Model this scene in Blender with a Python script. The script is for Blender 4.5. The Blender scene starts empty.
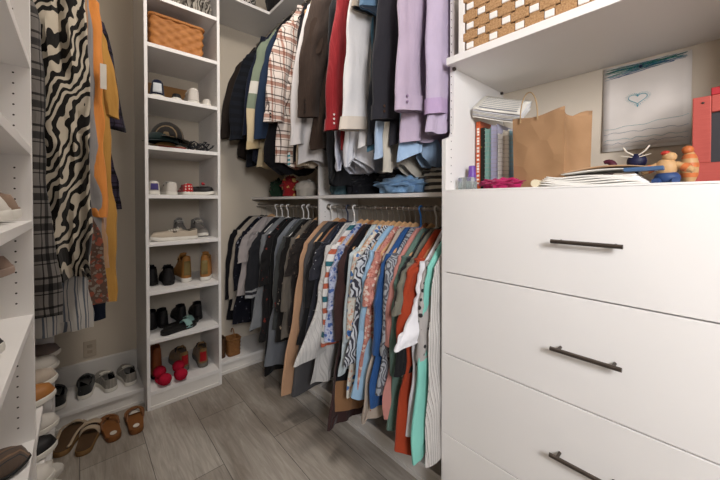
import bpy, bmesh, math, random
from mathutils import Vector, Matrix, noise
PI = math.pi
scene = bpy.context.scene
col = scene.collection
rnd = random.Random(7)

# ---------------------------------------------------------------- helpers
def lin(h):
    h = h.lstrip('#'); c = [int(h[i:i+2], 16)/255 for i in (0, 2, 4)]
    return tuple((x/12.92 if x <= .04045 else ((x+.055)/1.055)**2.4) for x in c) + (1,)

def tag(o, label=None, cat=None, group=None, kind=None):
    if label: o['label'] = label
    if cat: o['category'] = cat
    if group: o['group'] = group
    if kind: o['kind'] = kind
    return o

def empty(name, loc=(0, 0, 0), rz=0, label=None, cat=None, group=None, rot=None):
    o = bpy.data.objects.new(name, None); col.objects.link(o)
    o.empty_display_size = .05
    o.location = loc; o.rotation_euler = rot or (0, 0, rz)
    return tag(o, label, cat, group)

def copy_tree(o, parent=None):
    c = o.copy(); col.objects.link(c); c.parent = parent
    for ch in list(o.children): copy_tree(ch, c)
    return c

class MB:
    """collects shapes; build() links them as one mesh object"""
    def __init__(s): s.v = []; s.f = []; s.m = []; s.cur = 0
    def mat(s, i): s.cur = i; return s
    def add(s, vs, fs, M=None):
        b = len(s.v)
        s.v += [tuple(M @ Vector(p)) if M else tuple(p) for p in vs]
        for f in fs: s.f.append(tuple(b+i for i in f)); s.m.append(s.cur)
        return s
    def box(s, x0, x1, y0, y1, z0, z1, M=None):
        vs = [(x, y, z) for x in (x0, x1) for y in (y0, y1) for z in (z0, z1)]
        return s.add(vs, [(0, 1, 3, 2), (4, 6, 7, 5), (0, 4, 5, 1), (2, 3, 7, 6), (0, 2, 6, 4), (1, 5, 7, 3)], M)
    def prism(s, pts, z0, z1, M=None):
        n = len(pts); vs = [(x, y, z0) for x, y in pts] + [(x, y, z1) for x, y in pts]
        fs = [tuple(range(n-1, -1, -1)), tuple(range(n, 2*n))] + [(i, (i+1) % n, n+(i+1) % n, n+i) for i in range(n)]
        return s.add(vs, fs, M)
    def grid(s, rows, closed=False, cap0=False, cap1=False, M=None):
        n = len(rows[0]); vs = [p for r in rows for p in r]; fs = []
        for j in range(len(rows)-1):
            for i in range(n if closed else n-1):
                k = (i+1) % n
                fs.append((j*n+i, j*n+k, (j+1)*n+k, (j+1)*n+i))
        if cap0: fs.append(tuple(range(n-1, -1, -1)))
        if cap1: b = (len(rows)-1)*n; fs.append(tuple(range(b, b+n)))
        return s.add(vs, fs, M)
    def tube(s, pts, r, n=8, M=None, flat=1.0):
        pts = [Vector(p) for p in pts]; rows = []
        t0 = (pts[1]-pts[0]).normalized()
        up = Vector((0, 0, 1)) if abs(t0.z) < .9 else Vector((1, 0, 0))
        a = t0.cross(up).normalized()
        for i, p in enumerate(pts):
            t = (pts[min(i+1, len(pts)-1)]-pts[max(i-1, 0)]).normalized()
            a = (a - t*a.dot(t)).normalized(); b = t.cross(a)
            rr = r[i] if isinstance(r, (list, tuple)) else r
            rows.append([p + a*rr*math.cos(k*2*PI/n) + b*rr*flat*math.sin(k*2*PI/n) for k in range(n)])
        return s.grid(rows, True, True, True, M)
    def ell(s, c, r, n=14, m=9, fn=None, M=None):
        rows = []
        for j in range(m+1):
            ph = -PI/2 + PI*j/m
            row = []
            for i in range(n):
                a = 2*PI*i/n
                d = Vector((math.cos(ph)*math.cos(a), math.cos(ph)*math.sin(a), math.sin(ph)))
                k = fn(d) if fn else 1
                row.append((c[0]+d.x*r[0]*k, c[1]+d.y*r[1]*k, c[2]+d.z*r[2]*k))
            rows.append(row)
        return s.grid(rows, True, False, False, M)
    def build(s, name, mats, parent=None, smooth=True, bevel=0, solid=0, subd=0, loc=None, rot=None, label=None, merge=False, ang=50):
        me = bpy.data.meshes.new(name); me.from_pydata(s.v, [], s.f)
        if not isinstance(mats, (list, tuple)): mats = [mats]
        for m in mats: me.materials.append(m)
        for p, mi in zip(me.polygons, s.m): p.material_index = mi
        bm = bmesh.new(); bm.from_mesh(me)
        if merge: bmesh.ops.remove_doubles(bm, verts=bm.verts, dist=1e-5)
        bmesh.ops.recalc_face_normals(bm, faces=bm.faces)
        bm.to_mesh(me); bm.free()
        for p in me.polygons: p.use_smooth = smooth
        if smooth: me.set_sharp_from_angle(angle=math.radians(ang))
        o = bpy.data.objects.new(name, me); col.objects.link(o); o.parent = parent
        if loc: o.location = loc
        if rot: o.rotation_euler = rot
        if bevel:
            b = o.modifiers.new('bevel', 'BEVEL'); b.width = bevel; b.segments = 2; b.limit_method = 'ANGLE'
        if solid:
            b = o.modifiers.new('solid', 'SOLIDIFY'); b.thickness = abs(solid); b.offset = -1 if solid > 0 else 1
        if subd:
            b = o.modifiers.new('sub', 'SUBSURF'); b.levels = subd; b.render_levels = subd
        if label: o['label'] = label
        return o

def lerp(a, b, t): return a+(b-a)*t
def interp(tab, t):
    if t <= tab[0][0]: return tab[0][1]
    for (a, x), (b, y) in zip(tab, tab[1:]):
        if t <= b:
            k = (t-a)/(b-a); k = k*k*(3-2*k)
            return x+(y-x)*k
    return tab[-1][1]

# ---------------------------------------------------------------- materials
class NT:
    def __init__(s, name, rough=.7, spec=.3, metal=0):
        s.m = bpy.data.materials.new(name); s.m.use_nodes = True
        s.t = s.m.node_tree; s.n = s.t.nodes; s.l = s.t.links
        s.b = s.n['Principled BSDF']
        s.b.inputs['Roughness'].default_value = rough
        s.b.inputs['Specular IOR Level'].default_value = spec
        s.b.inputs['Metallic'].default_value = metal
    def nd(s, typ, ins={}, **props):
        n = s.n.new(typ)
        for k, v in props.items(): setattr(n, k, v)
        for k, v in ins.items(): s.put(n.inputs[k], v)
        return n
    def put(s, sock, v):
        if isinstance(v, bpy.types.NodeSocket): s.l.new(v, sock)
        else: sock.default_value = v
    def co(s): return s.nd('ShaderNodeTexCoord').outputs['Object']
    def mp(s, v, sc=(1, 1, 1), rot=(0, 0, 0), loc=(0, 0, 0)):
        return s.nd('ShaderNodeMapping', {'Vector': v, 'Scale': sc, 'Rotation': rot, 'Location': loc}).outputs[0]
    def xyz(s, v):
        n = s.nd('ShaderNodeSeparateXYZ', {0: v}); return n.outputs
    def math(s, op, a, b=0, c=0):
        return s.nd('ShaderNodeMath', {0: a, 1: b, 2: c}, operation=op).outputs[0]
    def ramp(s, fac, stops, const=False):
        n = s.nd('ShaderNodeValToRGB', {0: fac}); cr = n.color_ramp
        if const: cr.interpolation = 'CONSTANT'
        while len(cr.elements) < len(stops): cr.elements.new(.5)
        for e, (p, c) in zip(cr.elements, stops): e.position = p; e.color = lin(c) if isinstance(c, str) else c
        return n.outputs[0]
    def mix(s, fac, a, b, mode='MIX'):
        n = s.nd('ShaderNodeMix', data_type='RGBA', blend_type=mode)
        s.put(n.inputs[0], fac)
        s.put(n.inputs[6], lin(a) if isinstance(a, str) else a); s.put(n.inputs[7], lin(b) if isinstance(b, str) else b)
        return n.outputs[2]
    def noise(s, v, scale, detail=2, rough=.5, dist=0):
        return s.nd('ShaderNodeTexNoise', {'Vector': v, 'Scale': scale, 'Detail': detail, 'Roughness': rough, 'Distortion': dist}).outputs[0]
    def bump(s, h, strength=.3, dist=.002, normal=None):
        n = s.nd('ShaderNodeBump', {'Height': h, 'Strength': strength, 'Distance': dist})
        if normal: s.l.new(normal, n.inputs['Normal'])
        s.l.new(n.outputs[0], s.b.inputs['Normal']); return n.outputs[0]
    def base(s, c): s.put(s.b.inputs['Base Color'], lin(c) if isinstance(c, str) else c)

def plain(name, c, rough=.5, spec=.4, metal=0, var=.06, scale=8, bump=0, bscale=300):
    t = NT(name, rough, spec, metal); v = t.co()
    f = t.noise(v, scale, 3)
    a = lin(c); d = tuple(x*(1-var) for x in a[:3])+(1,); e = tuple(min(1, x*(1+var)) for x in a[:3])+(1,)
    t.base(t.ramp(f, [(.3, d), (.7, e)]))
    if bump: t.bump(t.noise(v, bscale, 2), bump, .001)
    return t.m

_cl = {}
def cloth(c, pat=None, c2='#222222', c3=None, s=1.0, rough=.85, c4=None, knit=False):
    """fabric with a soft weave; pat picks a printed or woven pattern"""
    key = (c, pat, c2, c3, s, rough, c4, knit)
    if key in _cl: return _cl[key]
    t = NT('fabric_'+(pat or 'plain'), rough, .15); v = t.co(); x, y, z = t.xyz(v)
    cc = lin(c)
    if pat is None: colr = cc
    elif pat in ('hstripe', 'hbands'):
        w = t.math('FRACT', t.math('MULTIPLY', t.math('ADD', z, t.math('MULTIPLY', t.noise(v, 4), .03)), s))
        if pat == 'hstripe': colr = t.ramp(w, [(0, c), (.5, c2)], True)
        else: colr = t.ramp(w, [(0, c), (.2, c2), (.35, c), (.52, c3), (.68, c), (.85, c4 or c3)], True)
    elif pat == 'vstripe':
        u = t.math('ADD', x, t.math('MULTIPLY', y, .6))
        w = t.math('FRACT', t.math('MULTIPLY', u, s))
        colr = t.ramp(w, [(0, c), (.42, c2), (.6, c), (.8, c3 or c2), (.88, c)], True)
    elif pat == 'plaid':
        u = t.math('ADD', x, t.math('MULTIPLY', y, 1.0))
        wu = t.math('FRACT', t.math('MULTIPLY', u, s)); wz = t.math('FRACT', t.math('MULTIPLY', z, s*.8))
        a = t.ramp(wu, [(0, '#ffffff'), (.45, c2), (.5, '#ffffff'), (.62, c3 or c2), (.78, '#ffffff'), (.95, c2)], True)
        b = t.ramp(wz, [(0, '#ffffff'), (.4, c2), (.44, '#ffffff'), (.52, c3 or c2), (.72, c4 or c2), (.76, '#ffffff'), (.92, c2)], True)
        colr = t.mix(.85, t.mix(.85, c, a, 'MULTIPLY'), b, 'MULTIPLY')
    elif pat == 'zebra':
        m = t.mp(v, (1.6, .6, .8), (0, .9, .3))
        w = t.nd('ShaderNodeTexWave', {'Vector': m, 'Scale': 9*s, 'Distortion': 14, 'Detail': 2, 'Detail Scale': 1.1, 'Detail Roughness': .5}, bands_direction='Z').outputs[1]
        colr = t.ramp(w, [(0, c2), (.5, c)], True)
    elif pat == 'swirl':
        w = t.nd('ShaderNodeTexWave', {'Vector': v, 'Scale': 9*s, 'Distortion': 14, 'Detail': 1, 'Detail Scale': 1.0}, bands_direction='X').outputs[1]
        colr = t.ramp(w, [(0, c2), (.45, c)], True)
    elif pat == 'floral':
        vd = t.mix(.02, v, t.nd('ShaderNodeTexNoise', {'Vector': v, 'Scale': 60.}).outputs[1])
        v1 = t.nd('ShaderNodeTexVoronoi', {'Vector': vd, 'Scale': 22*s})
        v2 = t.nd('ShaderNodeTexVoronoi', {'Vector': vd, 'Scale': 40*s})
        f1 = t.math('LESS_THAN', v1.outputs[0], .42); f2 = t.math('LESS_THAN', v2.outputs[0], .38)
        pick = t.math('GREATER_THAN', t.xyz(v1.outputs[1])[0], .45)
        colr = t.mix(t.math('MULTIPLY', f2, 1), c, c3 or c2)
        colr = t.mix(t.math('MULTIPLY', f1, pick), colr, c2)
        if c4:
            f3 = t.math('LESS_THAN', v1.outputs[0], .2)
            colr = t.mix(t.math('MULTIPLY', f3, pick), colr, c4)
    elif pat == 'fleck':
        n1 = t.noise(v, 45*s, 3, .6)
        colr = t.ramp(n1, [(0, c), (.55, c2)] + ([(.66, c3)] if c3 else []), True)
    elif pat == 'dots':
        v1 = t.nd('ShaderNodeTexVoronoi', {'Vector': v, 'Scale': 30*s, 'Randomness': .25})
        colr = t.mix(t.math('LESS_THAN', v1.outputs[0], .3), c, c2)
    elif pat == 'blocks':   # colour blocks by height: c above, c2 stripe, c, c3 below
        colr = t.ramp(t.math('MULTIPLY', z, -1.0), [(0, c), (.50*s, c2), (.60*s, c), (.72*s, c3)], True)
    elif pat == 'patch':
        w = t.math('FRACT', t.math('MULTIPLY', x, 9*s)); q = t.math('FRACT', t.math('MULTIPLY', z, 6*s))
        chk = t.nd('ShaderNodeTexChecker', {'Vector': t.mp(v, (1, .2, .7), (0, .05, 0)), 'Scale': 8.5*s, 'Color1': lin(c), 'Color2': lin(c2)}).outputs[0]
        ln = t.math('LESS_THAN', t.math('FRACT', t.math('MULTIPLY', x, 58.)), .3)
        lz = t.math('LESS_THAN', t.math('FRACT', t.math('MULTIPLY', z, 50.)), .3)
        colr = t.mix(t.math('MULTIPLY', t.math('MAXIMUM', ln, lz), .55), chk, c3)
    big = t.noise(v, 9, 3, .55, .3)
    colr2 = t.mix(.18, colr, t.ramp(big, [(.25, '#b8b8b8'), (.75, '#ffffff')]), 'MULTIPLY')
    t.put(t.b.inputs['Base Color'], colr2)
    fold = t.noise(t.mp(v, (1, 1, .35)), 16, 3, .55, .6)
    b1 = t.bump(fold, .55, .012)
    if knit:
        w = t.nd('ShaderNodeTexWave', {'Vector': v, 'Scale': 90., 'Distortion': .5}, bands_direction='DIAGONAL').outputs[1]
        t.bump(w, .4, .002, b1)
    else: t.bump(t.noise(v, 420, 1), .25, .001, b1)
    t.b.inputs['Sheen Weight'].default_value = .12
    _cl[key] = t.m
    return t.m

def two_tone(name, a, b, scale, pat='plank', rough=.6):
    t = NT(name, rough, .3); v = t.co()
    if pat == 'wicker':
        w1 = t.nd('ShaderNodeTexWave', {'Vector': v, 'Scale': scale, 'Distortion': 1.0}, bands_direction='Z').outputs[1]
        n = t.noise(v, 30, 2)
        c = t.mix(n, a, b); t.put(t.b.inputs['Base Color'], c); t.bump(t.noise(v, 250, 2), .4, .002)
    elif pat == 'planks':
        x, y, z = t.xyz(v); w = t.math('FRACT', t.math('MULTIPLY', z, scale))
        ln = t.math('LESS_THAN', w, .12); gr = t.noise(t.mp(v, (1, 3, 40)), 8, 3)
        c = t.mix(gr, a, b); t.put(t.b.inputs['Base Color'], c); t.bump(ln, -.5, .003)
    else:
        gr = t.noise(t.mp(v, (3, 3, 14)), scale, 4, .6); t.put(t.b.inputs['Base Color'], t.mix(gr, a, b))
    return t.m

def wood(name, a, b, axis='x', rough=.4):
    t = NT(name, rough, .4); v = t.co()
    sc = {'x': (2, 30, 30), 'y': (30, 2, 30), 'z': (30, 30, 2)}[axis]
    g = t.noise(t.mp(v, sc), 1.5, 4, .6, .4); t.put(t.b.inputs['Base Color'], t.mix(g, a, b)); return t.m

white = plain('white_laminate', '#e9e6e3', .38, .4, var=.012, scale=3)
hole = plain('peg_hole_dark', '#3a3430', .9, .1)
metal = plain('brushed_nickel', '#a8a29a', .32, .5, 1, bump=.05)
bronze = plain('dark_bronze_metal', '#443b34', .42, .5, .5)
wallm = NT('greige_wall_paint', .85, .2); _v = wallm.co()
wallm.base(wallm.ramp(wallm.noise(_v, 1.2, 2), [(.2, '#cec2b0'), (.8, '#d3c8b8')])); wallm.bump(wallm.noise(_v, 160, 3), .12, .001); wallm = wallm.m
trimm = plain('white_trim_paint', '#dedad4', .45, .4, var=.02)
ceilm = plain('ceiling_paint', '#efece6', .9, .1, var=.02, bump=.1)

# floor: grey wood-look planks running towards the far wall
t = NT('grey_wood_planks', .42, .4); v = t.co()
m = t.mp(v, (1, 1, 1), (0, 0, PI/2), (0.48, 0.006, 0))
def brick(c1, c2, mo, ms):
    return t.nd('ShaderNodeTexBrick', {'Vector': m, 'Color1': c1, 'Color2': c2, 'Mortar': mo, 'Scale': 1., 'Mortar Size': ms, 'Brick Width': 1.2, 'Row Height': .28, 'Bias': 0.}, offset=.37)
b = brick(lin('#b2aba2'), lin('#cbc5bd'), lin('#62605c'), .0016)
g1 = t.noise(t.mp(v, (14, 1.3, 1)), 3, 5, .62, 1.2)
g2 = t.noise(t.mp(v, (2.2, .9, 1)), 1.8, 3, .5, .8)
c = t.mix(.75, b.outputs[0], t.ramp(g1, [(.22, '#a29d97'), (.5, '#d6d2cd'), (.75, '#fbfaf8')]), 'MULTIPLY')
c = t.mix(.55, c, t.ramp(g2, [(.35, '#a89c90'), (.6, '#f6f5f3')]), 'MULTIPLY')
t.put(t.b.inputs['Base Color'], c)
t.bump(t.math('MULTIPLY', b.outputs[1], -1), .4, .002, t.bump(g1, .08, .002))
floorm = t.m

# ---------------------------------------------------------------- the room
XW, YW, XL, YN, ZC = 1.575, 2.92, -.462, -1.25, 3.35
def struct(name, mb, m, **k): o = mb.build(name, m, smooth=False, **k); o['kind'] = 'structure'; return o
struct('floor', MB().box(XL-.1, XW+.1, YN-1.6, YW+.1, -.08, 0), floorm)
struct('ceiling', MB().box(XL-.1, XW+.1, YN-.1, YW+.1, ZC, ZC+.1), ceilm)
struct('wall_right', MB().box(XW, XW+.1, YN-.1, YW+.1, 0, ZC), wallm)
struct('wall_left', MB().box(XL-.1, XL, YN-.1, YW+.1, 0, ZC), wallm)
struct('wall_far', MB().box(XL, XW, YW, YW+.1, 0, ZC), wallm)
struct('wall_near', MB().box(XL, -.02, YN-.1, YN, 0, ZC).box(1.0, XW, YN-.1, YN, 0, ZC).box(-.02, 1.0, YN-.1, YN, 2.2, ZC), wallm)
struct('baseboard_far', MB().box(XL, .323, YW-.014, YW, .1, .242).box(XL, .323, YW-.009, YW, .242, .247), trimm, bevel=.002)
struct('baseboard_left', MB().box(XL, XL+.014, 2.6, YW-.014, 0.1, .242), trimm, bevel=.002)
struct('trim_1', MB().box(-.09, -.02, YN-.0, YN+.018, 0, 2.2).box(1.0, 1.07, YN, YN+.018, 0, 2.2).box(-.09, 1.07, YN, YN+.018, 2.2, 2.28), trimm, bevel=.002)

# ---------------------------------------------------------------- cabinets
T = .019
def holes(mb, face_axis, pos, us, z0, z1, skip=(), r=.0027, nrm=1):
    mb.mat(1)
    z = z0
    while z < z1:
        if all(abs(z-q) > .02 for q in skip):
            for u in us:
                ring = []
                for k in range(8):
                    a = k*PI/4; du, dz = r*math.cos(a), r*math.sin(a)
                    ring.append((pos, u+du, z+dz) if face_axis == 'X' else (u+du, pos, z+dz))
                mb.add(ring, [tuple(range(8))])
        z += .032
    mb.mat(0)
PM = [white, hole]

# shoe tower against the far wall
TX0, TX1, TY = .3234, .790, 2.433
tower = empty('shoe_tower', (0, 0, 0), label='tall narrow white open shoe tower standing against the far wall', cat='shelving unit')
mb = MB().box(TX0, TX0+T, TY, YW-.001, 0, 3.1); holes(mb, 'X', TX0+T+.0004, (TY+.037, YW-.08), .2, 3.0); mb.build('side_panel', PM, tower, smooth=False, bevel=.0012)
mb = MB().box(TX1-T, TX1, TY, YW-.001, 0, 3.1); holes(mb, 'X', TX1-T-.0004, (TY+.037, YW-.08), .2, 3.0); mb.build('side_panel', PM, tower, smooth=False, bevel=.0012)
TS = [.094, .430, .750, 1.070, 1.385, 1.703, 2.036, 2.370, 2.690, 3.03]   # undersides
for z in TS:
    MB().box(TX0+T, TX1-T, TY+.002, YW-.001, z, z+.025).build('shelf', white, tower, smooth=False, bevel=.0012)
MB().box(TX0+T, TX1-T, TY+.006, TY+.024, 0, .094).box(TX0+T, TX1-T, TY-.004, TY+.006, 0, .022).build('kick_board', trimm, tower, smooth=False, bevel=.001)

# right wall: drawer unit with open compartment and shelf above
DX, DY0, DY1 = 1.07, -.243, .713
dr = empty('drawer_cabinet', (0, 0, 0), label='wide white cabinet with flat drawer fronts and dark bar pulls on the right wall', cat='cabinet')
pts = [(DX+.001, 0), (DX+.001, 1.605), (1.118, 1.622), (1.128, 1.64), (1.128, 3.1), (XW-.001, 3.1), (XW-.001, 0)]
Mx = Matrix(((1, 0, 0, 0), (0, 0, 1, 0), (0, 1, 0, 0), (0, 0, 0, 1)))
mb = MB().prism(pts, DY1-T, DY1, Mx); holes(mb, 'X', 0, (), 0, 0)
mb.mat(1)
def face_holes(mb, yy, xs, z0, z1, skip):
    mb.mat(1); z = z0
    while z < z1:
        if all(abs(z-q) > .03 for q in skip):
            for x in xs: mb.add([(x+.0027*math.cos(k*PI/4), yy, z+.0027*math.sin(k*PI/4)) for k in range(8)], [tuple(range(8))])
        z += .032
    mb.mat(0)
face_holes(mb, DY1-T-.0004, (DX+.037, XW-.07), 1.44, 2.8, (1.905,))
mb.build('side_panel', PM, dr, smooth=False, bevel=.001)
MB().prism(pts, DY0, DY0+T, Mx).build('side_panel', white, dr, smooth=False, bevel=.001)
MB().box(DX+.019, XW-.001, DY0+T, DY1-T, 1.384, 1.405).build('countertop', white, dr, smooth=False, bevel=.001)
MB().box(DX, DX+.0185, DY0+T, DY1-T-.0005, 1.4005, 1.4065).build('top_edge', white, dr, smooth=False, bevel=.001)
MB().box(DX+.02, XW-.001, DY0+T, DY1-T, 1.893, 1.918).build('upper_shelf', white, dr, smooth=False, bevel=.001)
MB().box(DX+.002, DX+.02, DY0+T, DY1-T, 1.890, 1.918).build('shelf_edge', white, dr, smooth=False, bevel=.001)
MB().box(DX+.06, DX+.078, DY0+T, DY1-T, 0, .125).build('kick_board', white, dr, smooth=False)
for yy, xx in ((DY1-T, DX+.05), (DY1-T, XW-.03)):
    MB().box(xx-.006, xx+.006, yy-.010, yy, 1.883, 1.893).build('shelf_clip', bronze, dr, smooth=False)
for z0, z1 in ((1.087, 1.400), (.768, 1.083), (.450, .764), (.130, .446)):
    d = MB().box(DX, DX+T, DY0+.002, DY1-.002, z0, z1).build('drawer', white, dr, smooth=False, bevel=.0014)
    zc = (z0+z1)/2
    yc = .235
    h = MB().tube([(DX-.03, yc-.083, zc), (DX-.03, yc+.083, zc)], .006, 12)
    for s in (-.064, .064): h.tube([(DX+.001, yc+s, zc), (DX-.03, yc+s, zc)], .0045, 8)
    h.build('handle', bronze, d, label='dark bronze bar handle')
    if z0 > .5: pass

# hanging bay along the right wall, turning into the far corner
BX = 1.228
hb = empty('hanging_bay', (0, 0, 0), label='white hanging bay with rods and shelves along the right wall and far corner', cat='closet unit')
L = [(TX1+.001, 2.50), (1.215, 2.50), (1.215, DY1+.001), (XW-.001, DY1+.001), (XW-.001, YW-.001), (TX1+.001, YW-.001)]
MB().prism(L, 2.938, 2.962).build('top_shelf', white, hb, smooth=False, bevel=.001)
mb = MB().box(BX-.005, XW-.001, 1.778, 1.797, .1, 2.937); face_holes(mb, 1.7776, (BX+.04,), .3, 2.8, (1.4, 1.33)); mb.build('divider_panel', PM, hb, smooth=False, bevel=.001)
MB().box(BX-.005, XW-.001, DY1+.001, 1.777, 1.384, 1.404).build('middle_shelf', white, hb, smooth=False, bevel=.001)
MB().box(BX-.005, XW-.001, 1.798, YW-.001, 1.384, 1.404).build('middle_shelf', white, hb, smooth=False, bevel=.001)
for y0, y1 in ((DY1+.001, 1.777), (1.798, YW-.001)):
    r = MB().tube([(1.30, y0, 1.325), (1.30, y1, 1.325)], .0115, 14)
    r.tube([(1.30, y0, 1.325), (1.30, y0+.006, 1.325)], .022, 14).tube([(1.30, y1-.006, 1.325), (1.30, y1, 1.325)], .022, 14)
    r.build('closet_rod', metal, hb)
MB().tube([(1.29, DY1+.001, 2.86), (1.29, 1.777, 2.86)], .0115, 12).build('closet_rod', metal, hb)
MB().tube([(1.29, 1.798, 2.86), (1.29, YW-.001, 2.86)], .0115, 12).build('closet_rod', metal, hb)
Lb = [(TX1+.001, 2.555), (BX, 2.555), (BX, DY1+.001), (XW-.001, DY1+.001), (XW-.001, YW-.001), (TX1+.001, YW-.001)]
MB().prism(Lb, .080, .100).build('bottom_shelf', white, hb, smooth=False, bevel=.001)
Lk = [(TX1+.001, 2.563), (BX+.008, 2.563), (BX+.008, DY1+.001), (BX+.03, DY1+.001), (BX+.03, 2.585), (TX1+.001, 2.585)]
Lk2 = [(TX1+.001, 2.553), (BX-.002, 2.553), (BX-.002, DY1+.001), (BX+.0075, DY1+.001), (BX+.0075, 2.5625), (TX1+.001, 2.5625)]
MB().prism(Lk, 0, .080).prism(Lk2, 0, .022).build('kick_board', trimm, hb, smooth=False, bevel=.001)

# low shelf across the far-left niche
ls = empty('low_shoe_shelf', (0, 0, 0), label='low white shelf box on the floor against the far wall left of the tower', cat='shelf')
MB().box(XL+.001, TX0-.001, 2.56, YW-.015, .082, .105).build('shelf', white, ls, smooth=False, bevel=.001)
MB().box(XL+.001, TX0-.001, 2.572, 2.59, 0, .082).box(XL+.001, TX0-.001, 2.562, 2.572, 0, .018).build('kick_board', trimm, ls, smooth=False, bevel=.001)

# left shelving
LX = -.106
lu = empty('shoe_shelving', (0, 0, 0), label='white shoe shelving with rows of peg holes along the left wall', cat='shelving unit')
mb = MB().box(XL+.001, LX, 1.417, 1.436, 0, 3.0); face_holes(mb, 1.4166, (LX-.037, XL+.06), .25, 2.6, (.61, 1.013, 1.30, 1.52, 1.79)); mb.build('side_panel', PM, lu, smooth=False, bevel=.0012)
MB().box(XL+.001, LX, -.30, -.281, 0, 3.0).build('side_panel', white, lu, smooth=False, bevel=.0012)  # unseen near end; unit extended this far to shade the left shelves from room_light
MB().box(XL+.001, LX, 2.45, 2.469, .0, .70).build('side_panel', white, lu, smooth=False, bevel=.0012)
LS = [.10, .615, 1.010, 1.303, 1.530, 1.800, 2.10]
for z in LS: MB().box(XL+.001, LX-.001, -.281, 1.417, z-.024, z).build('shelf', white, lu, smooth=False, bevel=.001)
for z in (.10, .34, .58): MB().box(XL+.001, LX-.001, 1.436, 2.45, z-.022, z).build('shelf', white, lu, smooth=False, bevel=.001)
MB().box(XL+.001, LX-.02, -.281, 2.45, 0, .076).build('kick_board', trimm, lu, smooth=False)
MB().tube([(-.27, 1.436, 2.65), (-.27, YW, 2.65)], .0115, 12).build('closet_rod', metal, lu)

# outlet on the far wall
o = empty('wall_outlet', (.055, YW-.001, .33), label='small beige electrical outlet on the far wall below the hanging skirts', cat='outlet')
MB().box(-.035, .035, -.005, 0, -.057, .057).build('cover_plate', plain('outlet_plastic', '#b9ab98', .4), o, smooth=False, bevel=.002)
for z in (-.02, .02): MB().box(-.014, .014, -.008, -.004, z-.012, z+.012).build('socket', plain('socket_plastic', '#a89a88', .4), o, smooth=False, bevel=.002)

# ---------------------------------------------------------------- hangers
woodA = wood('light_hanger_wood', '#b98d62', '#d6ad82'); woodB = wood('dark_hanger_wood', '#85563a', '#a5714b')
def plastic(n, c): return plain(n, c, .35, .5, var=.02)
HC = {'wood': (woodA, 'light wooden hanger'), 'dark': (woodB, 'reddish-brown wooden hanger'), 'white': (plastic('white_plastic', '#e8e6e2'), 'white plastic hanger'),
      'black': (plain('black_velvet', '#1d1c1f', .8, .2), 'thin black hanger'), 'blue': (plastic('blue_plastic', '#2a6fb5'), 'blue plastic hanger'),
      'navy': (plastic('navy_plastic', '#26304a'), 'dark navy plastic hanger')}
hproto = {}
def make_hanger(kind, hw=.215):
    m = HC[kind][0]; r = empty('clothes_hanger')
    wide = kind in ('wood', 'dark')
    pts = []; n = 12
    for i in range(-n, n+1):
        s = i/n; pts.append((s*hw, .012*abs(s)**1.5, -.006-.135*abs(s)**1.25+.004*math.cos(s*PI)))
    mb = MB()
    if wide:
        rows = []
        for p in pts:
            h = .0135+.006*(1-abs(p[0])/hw); th = .006
            rows.append([(p[0]+0, p[1]+th*math.cos(k*PI/4), p[2]+h*math.sin(k*PI/4)) for k in range(8)])
        mb.grid(rows, True, True, True)
    else:
        mb.tube(pts, .004, 8); mb.tube([pts[0], (-hw*.75, 0, -.150), (hw*.75, 0, -.150), pts[-1]], .0032, 8)
    mb.build('hanger_arms', m, r)
    R = .0155; hp = [(0, 0, -.008), (0, 0, .048), (.006, 0, .060)] + [(R*math.cos(a), 0, .0835+R*math.sin(a)) for a in [math.radians(d) for d in range(-50, 200, 22)]]
    MB().tube(hp, .0045 if kind in ('white', 'blue', 'navy') else .0019, 8).build('hook', m if not wide and kind != 'black' else metal, r)
    return r
def hanger(kind, pos, rz, what, group, hw=.215):
    if (kind, hw) not in hproto: h = hproto[kind, hw] = make_hanger(kind, hw)
    else: h = copy_tree(hproto[kind, hw])
    h.location = pos; h.rotation_euler = (0, 0, rz)
    tag(h, HC[kind][1]+' of the '+' '.join(what.split()[:10]), 'hanger', group)
    return h

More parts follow.
